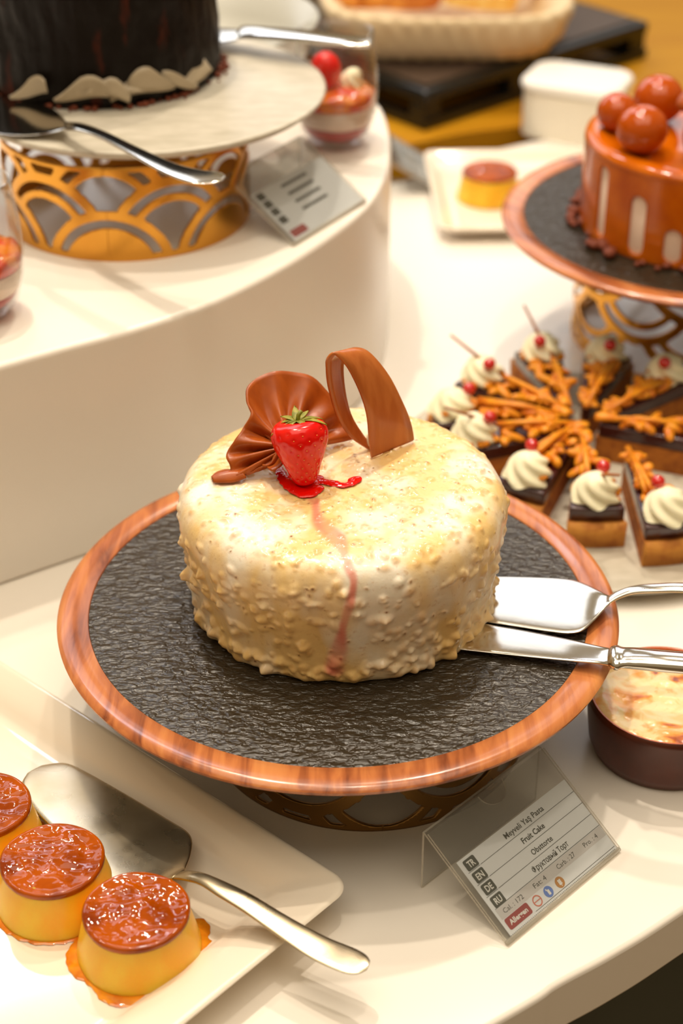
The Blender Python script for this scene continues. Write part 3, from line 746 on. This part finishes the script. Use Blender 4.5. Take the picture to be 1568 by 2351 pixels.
# ------------------------------------------------------------------ label holders
def text_mesh(s, size, bold=0.0, align='LEFT'):
    cu = bpy.data.curves.new('t', 'FONT'); cu.body = s; cu.size = size; cu.align_x = align; cu.offset = bold; cu.resolution_u = 2
    ob = bpy.data.objects.new('t', cu); C.objects.link(ob); bpy.context.view_layer.update()
    me = ob.evaluated_get(bpy.context.evaluated_depsgraph_get()).to_mesh()
    V = [tuple(v.co) for v in me.vertices]; F = [tuple(p.vertices) for p in me.polygons]
    bpy.data.objects.remove(ob); bpy.data.curves.remove(cu); return V, F
def fit_text(s, u0, u1, w0, h, bold=0.0):     # text from u0 to u1 (mm), baseline w0, nominal size h (mm)
    V, F = text_mesh(s, h*1e-3, bold*1e-3); xs = [v[0] for v in V]; a, b = min(xs), max(xs); k = (u1-u0)*1e-3/(b-a)
    return [((v[0]-a)*k+u0*1e-3, v[1]+w0*1e-3, 0) for v in V], F
def disc(u, w, r, n=28, r_in=0):
    if r_in <= 0: return [(u+r*math.cos(2*PI*k/n), w+r*math.sin(2*PI*k/n), 0) for k in range(n)], [tuple(range(n))]
    V = [(u+q*math.cos(2*PI*k/n), w+q*math.sin(2*PI*k/n), 0) for q in (r, r_in) for k in range(n)]
    return V, [(k, (k+1) % n, n+(k+1) % n, n+k) for k in range(n)]
def rect(u0, w0, u1, w1, r=0):
    if r: pts = rr(u0, w0, u1, w1, r, 4); return [(x, y, 0) for x, y in pts], [tuple(range(len(pts)))]
    return [(u0, w0, 0), (u1, w0, 0), (u1, w1, 0), (u0, w1, 0)], [(0, 1, 2, 3)]
HL, HD, HH = .0955, .058, .039; HW = math.hypot(HD, HH)
def label_holder(loc, rz, label, full):
    t = thing('label_holder', label, 'label holder', loc, rz, 'clear label holders on the buffet')
    tilt = Matrix(((1, 0, 0), (0, HD/HW, -HH/HW), (0, HH/HW, HD/HW)))       # (u, w, n) -> local
    def put(VF, n): V, F = VF; return [tilt @ (Vector(v)+Vector((0, 0, n))) for v in V], F
    th = .0013
    def slab(u0, w0, u1, w1, n0, n1):
        V = [Vector((u, w, n)) for n in (n0, n1) for u, w in ((u0, w0), (u1, w0), (u1, w1), (u0, w1))]
        F = [(3, 2, 1, 0), (4, 5, 6, 7), (0, 1, 5, 4), (1, 2, 6, 5), (2, 3, 7, 6), (3, 0, 4, 7)]
        return [tilt @ v for v in V], F, [0, 0, 1, 1, 1, 1]
    V, F, mi = slab(0, 0, HL, HW, -th, 0); mk('back_panel', V, F, [M_acrylic, M_acrylic_edge], t, smooth=False, mi=mi)
    # front sleeve with a half-round thumb notch at the upper edge
    notch = [(.0596-(.0096)*(1-math.cos(PI*k/18))*1.02, HW-.0018-.0092*math.sin(PI*k/18)) for k in range(19)]
    poly = [(0, .0012), (HL, .0012), (HL, HW-.0018)]+notch+[(0, HW-.0018)]
    n0, n1 = .0009, .0020; m = len(poly); V = [tilt @ Vector((u, w, n)) for n in (n0, n1) for u, w in poly]
    F = [tuple(reversed(range(m))), tuple(range(m, 2*m))]+[(i, (i+1) % m, m+(i+1) % m, m+i) for i in range(m)]
    mk('front_sleeve', V, F, [M_acrylic, M_acrylic_edge], t, smooth=False, mi=[0, 0]+[1]*m)
    V, F = tube([tilt @ Vector((u, .0006, .0003)) for u in (0, HL)], .0013, 8); mk('bottom_fold', V, F, M_acrylic_edge, t)
    V = [(x, y, z) for y in (HD, HD+th) for x, z in ((0, 0), (HL, 0), (HL, HH-.0005), (0, HH-.0005))]
    F = [(3, 2, 1, 0), (4, 5, 6, 7), (0, 1, 5, 4), (1, 2, 6, 5), (2, 3, 7, 6), (3, 0, 4, 7)]
    mk('rear_leg', V, F, [M_acrylic, M_acrylic_edge], t, smooth=False, mi=[0, 0, 1, 1, 1, 1])
    card = mk('paper_card', *put(join([rect(.0045, .0016, .0965-.002, .0478)]), .0003), M_paper, t, smooth=False)
    z = .00042
    if full:
        sub = lambda nm, vf, m, dz=z, lab=None: mk(nm, *put(vf, dz), m, card, smooth=False, label=lab)
        sub('grey_band', rect(.0062, .0108, .0942, .0168), M_grey_print, .00036)
        for s, wc in (('TR', .0432), ('EN', .0355), ('DE', .0280), ('RU', .0202)):
            sub('language_badge', rect(.0074, wc-.0031, .0159, wc+.0031, .0010), M_badge, z, 'dark badge reading '+s)
            V, F = fit_text(s, 9.2, 14.2, wc*1000-1.75, 5.0, .12); sub('badge_lettering', (V, F), M_white_ink, .0005)
        txt = [fit_text('Meyveli Yaş Pasta', 38.8, 70.8, 41.6, 4.5, .06), fit_text('Fruit Cake', 46.2, 64.4, 34.1, 4.5, .10),
               fit_text('Obsttorte', 46.7, 63.5, 26.3, 4.5, .06), fit_text('Фруктовый Торт', 40.3, 69.8, 18.9, 4.5, .06),
               fit_text('Cal. : 172', 10.0, 25.6, 12.5, 3.8), fit_text('Fat: 4', 34.7, 44.6, 12.5, 3.8), fit_text('Carb. : 27', 54.2, 69.0, 12.5, 3.8), fit_text('Pro. : 4', 77.3, 88.8, 12.5, 3.8)]
        sub('printed_text', join(txt), M_ink)
        lines = [rect(.0162, w-.00012, .0945, w+.00012) for w in (.0397, .0321, .0245)]+[rect(.0066, .01705, .0945, .0173)]+[rect(.0066, w-.00012, .0155, w+.00012) for w in (.0397, .0321, .0245)]
        lines += [rect(.0262, .0033, .0940, .00352)]+[rect(.0046+k*.0012, .0019, .0046+k*.0012+.0006, .0022) for k in range(74)]
        sub('ruled_lines', join(lines), M_ink, .00045)
        sub('allergen_badge', rect(.0068, .0040, .0249, .0104, .0012), M_redink, z, 'maroon badge reading Allergen')
        V, F = fit_text('Allergen', 8.9, 22.8, 6.0, 3.9, .12); sub('badge_lettering', (V, F), M_white_ink, .0005)
        sub('allergen_icon', join([disc(.0312, .0071, .0031, 28, .0024), rect(.0288, .0069, .0336, .0074)]), M_orange_ink, z, 'round salmon outlined icon')
        ic = sub('allergen_icon', disc(.0404, .0071, .0031), M_blue_ink, z, 'round blue icon with white bottle')
        sub('bottle_mark', join([rect(.0397, .0053, .0413, .0082, .0003), rect(.0392, .0080, .0400, .0090)]), M_white_ink, .0005)
        sub('allergen_icon', disc(.0500, .0071, .0031), M_brown_ink, z, 'round ochre icon with white grain ear')
        sub('grain_mark', join([rect(.0498, .0048, .0502, .0085)]+[disc(.0500+dx, .0062+.0010*k, .00055, 10) for k in range(3) for dx in (-.0006, .0006)]), M_white_ink, .0005)
    else:
        mk('ruled_lines', *put(join([rect(.0074, w-.003, .0159, w+.003) for w in (.043, .0355, .028, .020)]+[rect(.036, w, .068, w+.0022) for w in (.041, .0335, .026, .0185)]), z), M_ink, card, smooth=False)
        mk('allergen_badge', *put(rect(.0068, .0040, .0249, .0104, .0012), z), M_redink, card, smooth=False)
    return t
A = P(1164, 2172, 0)
label_holder((A.x, A.y, .0012), math.atan2(.6973-.6288, .15107-.0845), 'clear acrylic label holder with a Fruit Cake card, in front of the black cake stand', True)
label_holder((-.034, 1.136, RZ+.0012), math.radians(57), 'clear label holder with blurred card on the white riser, beside the marble-look plate', False)
label_holder((.100, 1.62, .0012), math.radians(97), 'pale clear label holder standing edge-on by the small plate with a single flan', False)

# ------------------------------------------------------------------ ramekin of rice pudding
rc = (.188, .786, 0)
t = thing('ramekin', 'round brown terracotta ramekin beside the cake stand, under the serving handles', 'dish', rc)
V, F = lathe([(0, 0), (.038, 0), (.041, .0015), (.0435, .008), (.0452, .022), (.0462, .0345), (.0460, .0375), (.0448, .0385)], 96); mk('pot_wall', V, F, M_terra, t)
V, F = lathe([(.0449, .0384), (.0440, .0386), (.0432, .0378), (.0425, .034), (.0415, .012), (0, .010)], 96); mk('inner_rim', V, F, M_terra_in, t, label='orange brown inner lip')
V, F = lathe([(0.0424, .0330), (.0405, .0338)]+[(r, .0342+.0003*math.sin(r*900)) for r in np.linspace(.036, .001, 14)]+[(0, .0343)], 80)
V = [(x, y, z+.0009*noise.noise(Vector((x*90, y*90, 0)))) for x, y, z in V]
o = mk('rice_pudding', V, F, M_pudding, None); o.location = rc; props(o, 'baked rice pudding with browned skin inside the terracotta ramekin', 'pudding')

# ------------------------------------------------------------------ plate of tart slices
TC = (.184, 1.078); TZ = .0128
pl = round_plate(.152, .012, (TC[0]+.002, TC[1]-.002, 0), 0, 'large pale stoneware plate behind the cake stand carrying tart slices', M_stone)
TZ = .012*.96+.0002
def rosette(c, r, h, twist=1.6, lobes=7, seed=0):
    V, F = [], []; seg = 42; K = 14; rnd = random.Random(seed)
    for k in range(K+1):
        u = k/K; rr_ = r*(math.sqrt(max(0, 1-u**2.2))*.98+.02*(1-u)); z = h*u
        for i in range(seg):
            a = 2*PI*i/seg; q = 1+.17*(1-u*.5)*math.cos(lobes*(a+twist*u)); V.append(Vector(c)+Vector((rr_*q*math.cos(a)+.0012*math.sin(5*u+seed), rr_*q*math.sin(a), z)))
    for k in range(K):
        for i in range(seg):
            j = (i+1) % seg; F.append((k*seg+i, k*seg+j, (k+1)*seg+j, (k+1)*seg+i))
    F.append(tuple(range(K*seg, (K+1)*seg)))
    return V, F
def make_slice(seed, stick=True, berry=(-.011, .004)):
    rnd = random.Random(seed); t = thing('tart_slice', 'x', 'tart slice'); Rr = .111; half = math.radians(10.2); N = 14
    def wedge(z0, z1, r0=.014, r1=Rr, hf=half, infl=0):
        pts = [(r0*math.cos(-hf), r0*math.sin(-hf))]+[(r1*math.cos(-hf+2*hf*k/N), r1*math.sin(-hf+2*hf*k/N)) for k in range(N+1)]+[(r0*math.cos(hf), r0*math.sin(hf))]
        return prism(pts, z0, z1)
    V, F = wedge(0, .0185); sharp(mk('sponge', V, F, M_sponge, t), 30)
    V, F = wedge(.0185, .0290, .016, Rr-.0015, half*.97); o = sharp(mk('jam_layer', V, F, M_jam, t, label='dark berry jam layer'), 30); bevel(o, .0015, 2)
    # crust on the two cut faces near the top plus outer shell strip
    V, F = [], []
    for k in range(N+1):
        a = -half+2*half*k/N
        V += [(Rr*math.cos(a), Rr*math.sin(a), 0), (Rr*math.cos(a), Rr*math.sin(a), .0190), ((Rr+.0035)*math.cos(a), (Rr+.0035)*math.sin(a), .0200), ((Rr+.002)*math.cos(a), (Rr+.002)*math.sin(a), 0)]
    for k in range(N):
        for q in range(4): F.append((k*4+q, (k+1)*4+q, (k+1)*4+(q+1) % 4, k*4+(q+1) % 4))
    F += [(3, 2, 1, 0), (N*4, N*4+1, N*4+2, N*4+3)]
    mk('crust', V, F, M_crust, t)
    parts = []
    for k in range(32):
        r = rnd.uniform(.02, .104); a = rnd.uniform(-.85, .85)*half; c = Vector((r*math.cos(a), r*math.sin(a), .0300+rnd.uniform(0, .0035)))
        m = Matrix.Rotation(rnd.uniform(0, PI), 3, 'Z') @ Matrix.Rotation(rnd.uniform(-.5, .5), 3, 'Y')
        parts.append(ellip(c, (rnd.uniform(.004, .0095), rnd.uniform(.0026, .0044), rnd.uniform(.0022, .0036)), 10, 6, m))
    V, F = join(parts); o = mk('nut_topping', V, F, M_nuts, t, label='caramelised orange nut topping'); o['kind'] = 'stuff'
    for k in range(2):
        a = rnd.uniform(-.5, .5)*half; p0 = Vector((.012*math.cos(a), .012*math.sin(a), .032)); p1 = Vector((.078, rnd.uniform(-.012, .012), .037))
        V, F = tube([p0, (p0+p1)/2+Vector((0, 0, .002)), p1], .0019, 8); mk('wafer_strip', V, F, M_nuts, t)
    V, F = rosette((.096, 0, .0300), .0150, .0190, 2.4, 5, seed); mk('cream_rosette', V, F, M_cream, t, label='piped pale cream rosette')
    V, F = ellip((.096+berry[0], berry[1], .0480), (.0048, .0048, .0045), 16, 10); mk('redcurrant', V, F, M_currant, t, label='small red berry')
    if stick:
        V, F = tube([(.078, -.006, .034), (.100, .004, .050), (.120, .010, .062)], [.0015, .0013, .0009], 7); mk('chocolate_stick', V, F, M_stick, t)
    return t
protos = [make_slice(3, True, (-.010, .005)), make_slice(8, False, (-.012, -.004))]
spec = [((1038, 918), (1290, 960), 1, 'tart slice with wide cream rosette nearest the white riser'),
        ((1088, 975), (1290, 985), 0, 'tart slice whose rosette is half hidden behind the cream cake'),
        ((1213, 1066), (1308, 1000), 1, 'tart slice close to the cake plate rim with a berry behind its rosette'),
        ((1370, 1112), (1338, 1008), 0, 'tart slice facing the camera with jam and sponge layers showing, above the server handle'),
        ((1535, 1150), (1425, 1010), 1, 'tart slice pulled outward at the frame edge with a berry on its cream'),
        ((1640, 965), (1450, 975), 0, 'tart slice cut by the frame edge on the stoneware plate'),
        ((1534, 838), (1425, 930), 1, 'tart slice with cream rosette just under the rim of the caramel cake plate'),
        ((1393, 796), (1336, 960), 1, 'tart slice with cream rosette in front of the yellow gold ring base'),
        ((1245, 790), (1310, 945), 0, 'tart slice with upright chocolate stick at the back of the tart ring'),
        ((1108, 842), (1300, 950), 0, 'tart slice with chocolate stick pointing at the white counter, second from the back')]
used = [False, False]
for rp_, tp_, pr_, lab in spec:
    s_ = protos[pr_] if not used[pr_] else copy_tree(protos[pr_]); used[pr_] = True
    a_, b_ = P(*rp_, TZ+.040), P(*tp_, TZ+.030); d_ = (a_-b_); an = math.atan2(d_.y, d_.x)
    s_.location = (a_.x-.096*math.cos(an), a_.y-.096*math.sin(an), TZ); s_.rotation_euler = (0, 0, an); s_['label'] = lab; s_['group'] = 'tart slices set out in a ring'

# ------------------------------------------------------------------ marble-look stand on the riser with dark cake
stand_ring(.088, .0680, (-.156, 1.200, RZ), 'bright gold scallop cut-out ring base on the white riser', M_gold, 6, False, -.05)
MZ = RZ+.0685
round_plate(.133, .0125, (-.144, 1.239, MZ), 0, 'round pale stone plate on the gold scalloped ring, under the dark chocolate cake', M_stone)
MT = MZ+.0125*.96
dc = (-.182, 1.281, MT+.0002)
t = thing('chocolate_cake', 'tall dark chocolate cake with rough glazed side on the pale stone plate', 'cake', dc)
V, F = lathe([(0, 0), (.090, 0)]+[(.0905+.0008*math.sin(k), .006+.010*k) for k in range(11)]+[(.089, .113), (.084, .119), (.06, .121), (0, .121)], 240)
V2 = []
for x, y, z in V:
    r = math.hypot(x, y)
    if r > .08 and z > 0:
        a = math.atan2(y, x); k = 1+(noise.noise(Vector((a*9, z*60, 2)))*.0022+noise.noise(Vector((a*40, z*160, 5)))*.0012)/r; x *= k; y *= k
    V2.append((x, y, z))
mk('glazed_body', V2, F, M_darkcake, t)
parts = []
for k in range(220):
    a = rng.uniform(0, 2*PI); r = .0905+abs(rng.normal(0, .003)); s_ = rng.uniform(.001, .0028); parts.append(ellip((r*math.cos(a), r*math.sin(a), s_*.7), (s_, s_, s_*.7), 6, 4))
V, F = join(parts); o = mk('base_crumbs', V, F, M_crumbr, t, label='dark red crumbs round the foot'); o['kind'] = 'stuff'
for k, (px, py, rot, w, h_, lab) in enumerate([(190, 222, .2, .030, .016, 'pale chocolate shaving curled against the dark cake, behind the serving spoon neck'), (240, 235, -.3, .026, .010, 'flat pale chocolate shaving in the middle of the row at the dark cake foot'),
                                  (300, 232, -.6, .022, .009, 'narrow pale chocolate shaving lying at the foot of the dark cake'), (350, 222, .35, .028, .019, 'largest upright pale chocolate shaving at the foot of the dark cake'),
                                  (405, 215, .7, .026, .011, 'greyish chocolate shaving low on the dark cake, near the plate highlight'), (452, 196, 1.0, .020, .020, 'mauve grey upright chocolate shaving furthest round the dark cake'), (75, 200, -.5, .024, .014, 'pale chocolate shaving above the bowl of the serving spoon')]):
    n = 8; V, F = [], []; ang_ = math.asin(max(-.98, min(.98, ((px-784)/4000*1.225-dc[0])/.095)))
    p = Vector((dc[0]+.0965*math.sin(ang_), dc[1]-.0965*math.cos(ang_), MT+.0025+.0006*py/50))
    for i in range(n+1):
        u = i/n-.5
        for j in range(5):
            v = j/4; wv = h_*.8*(1-.75*(2*abs(u))**1.5)+.002; V.append((w*1.25*u, -.005*(2*u)**2*math.cos(k)-.005*v*math.sin(2*k+1), wv*v+.004*math.sin(4*u+k)*(.4+v)+.003))
    for i in range(n):
        for j in range(4): F.append((i*5+j, (i+1)*5+j, (i+1)*5+j+1, i*5+j+1))
    V = [(x, y, z+.002) for x, y, z in V]
    o = mk('chocolate_shaving', V, F, M_flake, None); solid(o, .0012); o.location = p; o.rotation_euler = (-.25, .3*math.sin(2*k), ang_*.9); props(o, lab, 'chocolate shaving', 'chocolate shavings round the dark cake')
cutlery('serving_spoon', 'steel serving spoon whose handle overhangs the near edge of the pale stone plate', 'serving spoon',
        [((-30, 215), (-70, 275), MT+.004, .0010), ((10, 220), (-20, 303), MT+.0035, .0012), ((60, 228), (30, 312), MT+.0032, .0012), ((110, 244), (90, 310), MT+.004, .0012), ((138, 262), (130, 303), MT+.007, .0016), ((152, 280), (150, 299), MT+.010, .0022)],
        [((152, 280), (150, 299), MT+.010, .0022), ((190, 284), (184, 303), MT+.016, .003), ((240, 302), (232, 320), MT+.0175, .003), ((320, 340), (306, 360), MT+.0165, .003), ((400, 375), (380, 400), MT+.0145, .0026), ((460, 390), (438, 420), MT+.0135, .0022), ((505, 396), (480, 422), MT+.013, .002), ((518, 404), (508, 416), MT+.013, .0016)], M_steel, M_steel)
cutlery('cake_knife', 'steel serving knife sticking out behind the dark chocolate cake over the dessert glass', 'knife',
        [((455, 62), (453, 94), MT+.005, .001), ((475, 62), (473, 96), MT+.007, .0014), ((500, 64), (498, 98), MT+.009, .0018), ((548, 68), (547, 92), MT+.012, .003)],
        [((548, 68), (547, 90), MT+.012, .003), ((560, 62), (559, 86), MT+.014, .006), ((600, 64), (600, 88), MT+.016, .0065), ((700, 72), (700, 96), MT+.018, .0065), ((800, 82), (799, 106), MT+.019, .006), ((850, 90), (850, 106), MT+.019, .005)], M_steel, M_steel)

# ------------------------------------------------------------------ dessert glasses
def make_glass():
    t = thing('dessert_glass', 'x', 'dessert glass')
    prof = [(0, .0), (.017, 0), (.021, .002), (.0275, .012), (.0318, .028), (.0335, .045), (.0330, .062), (.0310, .080), (.0295, .092), (.0285, .0925), (.0298, .079), (.0318, .062), (.0323, .045), (.0306, .028), (.0262, .013), (.019, .006), (0, .005)]
    V, F = lathe(prof, 72); mk('glass_cup', V, F, M_glass, t)
    z = lambda a, b, seed: [(x, y, z_) for x, y, z_ in a]
    def layer(nm, pts, m, lab, amp=.0012):
        V, F = lathe(pts, 64); V = [(x, y, q+(amp*noise.noise(Vector((x*80, y*80, q*30))) if math.hypot(x, y) < .0315 else 0)) for x, y, q in V]; return mk(nm, V, F, m, t, label=lab)
    layer('berry_layer', [(0, .0062), (.0185, .0070), (.0255, .0135), (.0280, .019), (0, .019)], M_berry, 'red berry layer', .001)
    layer('cream_layer', [(0, .0195), (.0283, .0195), (.0302, .027), (.0313, .034), (0, .035)], M_mousse, 'pinkish cream layer', .0008)
    layer('compote_layer', [(0, .0355), (.0315, .0352), (.0319, .042), (.030, .045), (.02, .047), (0, .048)], M_peach, 'orange fruit compote layer', .003)
    return t
g = make_glass(); p = P(772, 340, RZ); g.location = (-.0045, 1.338, RZ+.0002); g['label'] = 'dessert glass with layered cream and a strawberry on top, behind the pale stone plate'; g['group'] = 'dessert glasses on the riser'
V, F = ellip((-.008, -.002, .060), (.0125, .0115, .0155), 20, 14); o = mk('strawberry_half', V, F, M_straw, None); o.location = g.location; props(o, 'red strawberry half sitting on the layered dessert in the glass', 'strawberry')
V, F = rosette((.013, .006, .046), .009, .014, 1.5, 6, 3); o = mk('cream_puff', V, F, M_cream, None); o.location = g.location; props(o, 'small white cream swirl beside the strawberry half in the glass', 'cream')
g2 = copy_tree(g); g2.location = (-.2375, 1.030, RZ+.0002); g2.rotation_euler = (0, 0, 2.1); g2['label'] = 'dessert glass cut by the frame edge, at the near end of the white riser'

# ------------------------------------------------------------------ small flan plate at the back and right-hand stand
bp = thing('rectangular_plate', 'small white rectangular plate far back on the counter carrying a single flan', 'plate', (.090, 1.500, 0), math.radians(2))
V, F = rect_plate_mesh(.30, .20, .016, .022, .020, .005); mk('dish', V, F, M_porcelain, bp)
ff = make_flan(5); ff.location = (.144, 1.600, .0053); ff['label'] = 'small caramel-topped flan alone on the far white plate'; ff['group'] = 'flans on the far plate'

SR = (.286, 1.275); RT = .123
stand_ring(.092, RT-.0102, (.287, 1.318, 0), 'tall yellow gold cut-out ring base behind the tart slices', M_gold, 6, True, -.62)
round_plate(.160, .010, (SR[0], SR[1], RT-.010), .1425, 'round olive black plate with wooden rim carrying the caramel glazed cake', M_slate, M_wood, .6)
cc = (.279, 1.266, RT+.0002); CR_, CHh = .0935, .072
t = thing('caramel_cake', 'caramel glazed cake with cream stripes on the wood-rimmed plate behind the tarts', 'cake', cc)
V, F = lathe([(0, 0), (CR_-.0025, 0), (CR_-.002, .004), (CR_-.002, CHh-.006), (CR_-.006, CHh-.002), (0, CHh-.002)], 120); mk('cream_body', V, F, M_mousse, t, label='cream coloured body showing between the drips')
us = np.linspace(0, 2*PI, 241); vs = np.linspace(0, CHh-.005, 41); U, W = np.meshgrid(us, vs, indexing='ij'); f = np.full(U.shape, .01)
for a0, z0, z1, wd in [(-64, .006, .062, .0058), (-41, .004, .050, .0068), (-23, .004, .030, .0068), (8, .004, .022, .005), (40, .01, .055, .006), (75, .004, .04, .006), (120, .004, .05, .006), (170, .004, .04, .006), (220, .004, .05, .006), (255, .004, .035, .006)]:
    du = (U-math.radians(a0)+PI) % (2*PI)-PI; zc = (z0+z1)/2; hh = (z1-z0)/2-wd
    dist = np.hypot(du*CR_, np.maximum(np.abs(W-zc)-hh, 0)); f = np.minimum(f, dist-wd)
f[-1] = f[0]
UV, F = march(f, us, vs); V = [(CR_*math.sin(u), -CR_*math.cos(u), v) for u, v in UV]
o = mk('caramel_drips', V, F, M_glazeo, t, label='glossy caramel drips'); solid(o, .002, -1)
V, F = lathe([(CR_-.001, CHh-.007), (CR_+.0004, CHh-.0055), (CR_-.0004, CHh-.002), (CR_-.004, CHh+.0006), (CR_-.012, CHh+.001), (CR_-.018, CHh-.001), (.03, CHh-.001), (0, CHh-.001)], 120); mk('glaze_top', V, F, M_glazeo, t)
parts = []
for k in range(110):
    a = rng.uniform(0, 2*PI); r = CR_+rng.uniform(-.001, .010); s_ = rng.uniform(.002, .005); parts.append(ellip((r*math.cos(a), r*math.sin(a), s_*.8), (s_*1.3, s_, s_*.8), 8, 5, Matrix.Rotation(rng.uniform(0, 3), 3, 'Z')))
V, F = join(parts); o = mk('biscuit_crumbs', V, F, M_crumbr, t, label='brown biscuit crumbs round the foot'); o['kind'] = 'stuff'
ball_t = None
for k, (dx, dy, r, lab) in enumerate([(-.058, -.036, .0190, 'largest glazed ball at the near edge of the caramel cake'), (-.070, .010, .0155, 'small glazed ball at the outer edge of the caramel cake'), (-.036, .028, .0195, 'glazed ball at the back of the caramel cake, against the ochre table'),
                                 (-.012, -.052, .0190, 'glazed ball cut by the frame edge on the caramel cake'), (.01, .035, .018, 'rear glazed ball on the caramel cake')]):
    if k == 0:
        b0 = thing('glazed_ball', lab, 'glazed ball', group='glazed balls on the caramel cake'); V, F = ellip((0, 0, 1), (1, 1, 1), 32, 20); mk('ball_body', V, F, M_ball, b0); b = b0
    else: b = copy_tree(b0)
    b.location = (cc[0]+dx, cc[1]+dy, cc[2]+CHh-.0015); b.scale = (r, r, r*.95); b['label'] = lab
for k, (dx, dy, lab) in enumerate([(-.012, -.004, 'brown almond-shaped nut lying on top of the glazed balls'), (.006, -.016, 'second brown nut leaning over the glazed balls at the frame edge')]):
    V, F = ellip((0, 0, 0), (.020, .011, .008), 20, 12); o = mk('glazed_nut', V, F, M_choc, None); o.location = (cc[0]+dx, cc[1]+dy, cc[2]+CHh+.030+.004*k); o.rotation_euler = (.2, -.3, .5+.5*k); props(o, lab, 'nut')

# ------------------------------------------------------------------ far back: container, tray, basket, grey bowl
V, F = prism(rr(-.052, -.04, .052, .04, .022, 8), 0, .048); t = thing('food_container', 'cream white lidded container behind the single flan plate', 'container', (.250, 1.800, 0), math.radians(-24))
sharp(mk('tub', V, F, M_box, t), 40); V, F = prism(rr(-.055, -.043, .055, .043, .024, 8), .0485, .060); bevel(sharp(mk('lid', V, F, M_box_lid, t, label='bright white lid'), 40), .005, 3)

ta = math.radians(42); A = P(975, 300, 0)
t = thing('serving_tray', 'black rectangular raised tray on the ochre tabletop under the bread basket', 'tray', (A.x, A.y, 0), ta)
V, F = box((.185, .16, .0355), (.37, .32, .015)); bevel(mk('tray_top', V, F, M_plastic_black, t, smooth=False), .004)
V, F = box((.185, .16, .0438), (.345, .295, .0012)); mk('inlay', V, F, M_tray_top, t, smooth=False, label='dark brown inlay')
for nm, c_, s_ in (('foot_rail', (.185, .006, .005), (.37, .012, .010)), ('foot_rail', (.185, .314, .005), (.37, .012, .010)), ('foot_rail', (.006, .16, .005), (.012, .296, .010)), ('foot_rail', (.364, .16, .005), (.012, .296, .010))):
    V, F = box(c_, s_); mk(nm, V, F, M_plastic_black, t, smooth=False)
for x, y in ((.014, .014), (.16, .012), (.356, .014), (.014, .306), (.356, .306)):
    V, F = box((x, y, .019), (.026 if x != .16 else .05, .02, .018)); mk('post', V, F, M_plastic_black, t, smooth=False)

bc = Vector((.118, 2.005, .0448)); t = thing('bread_basket', 'oval cream wicker basket of bread on the black raised tray', 'basket', bc)
def basket():
    V, F = [], []; seg = 240; prof = [(.0, .001), (.118, .001), (.128, .004), (.142, .022), (.150, .044), (.153, .052), (.149, .056), (.140, .054), (.128, .046), (.118, .020), (.110, .010), (.0, .008)]
    return lathe(prof, seg, lambda a, k: (1+.022*math.sin(44*a+(k % 2)*PI)*(1 if 2 <= k <= 7 else 0))*(1/(abs(math.cos(a))**4+abs(math.sin(a))**4)**.25)*(.93 if True else 1))
V, F = basket(); mk('woven_bowl', V, F, M_wicker, t)
for k, (dx, dy, dz, rx, rz_, m, lab) in enumerate([(-.082, -.026, .050, 1.15, .2, M_bread, 'toasted bread slice leaning at the near side of the basket'), (-.052, -.030, .050, 1.15, .25, M_bread, 'second toasted bread slice in the leaning pair of the basket'),
                                        (.034, -.030, .042, .25, .5, M_cheese, 'pale yellow wedge of bread lying in the basket'), (.078, .030, .044, .2, .9, M_cheese, 'pale bread wedge nearest the ochre table in the basket'), (.0, .03, .045, .3, -.2, M_bread, 'golden bread slice at the back of the basket')]):
    pts = [(p_[0], p_[1]) for p_ in crom([(-.040, -.022), (.040, -.024), (.044, .004), (.030, .026), (-.030, .026), (-.044, .004)], 4, True)]
    V, F = prism(pts, -.009, .009); o = mk('bread_slice', V, F, m, None); sharp(o, 40); bevel(o, .003, 2); o.location = bc+Vector((dx, dy, dz+.010)); o.rotation_euler = (rx, .1*k, rz_); props(o, lab, 'bread', 'bread in the basket')
gb = thing('serving_bowl', 'pale grey shallow bowl on the riser behind the dark chocolate cake', 'bowl', (-.125, 1.492, RZ))
V, F = lathe([(0, 0), (.06, 0), (.070, .004), (.098, .030), (.104, .052), (.106, .056), (.103, .056), (.095, .032), (.06, .007), (0, .006)], 96); mk('dish', V, F, M_greyb, gb)
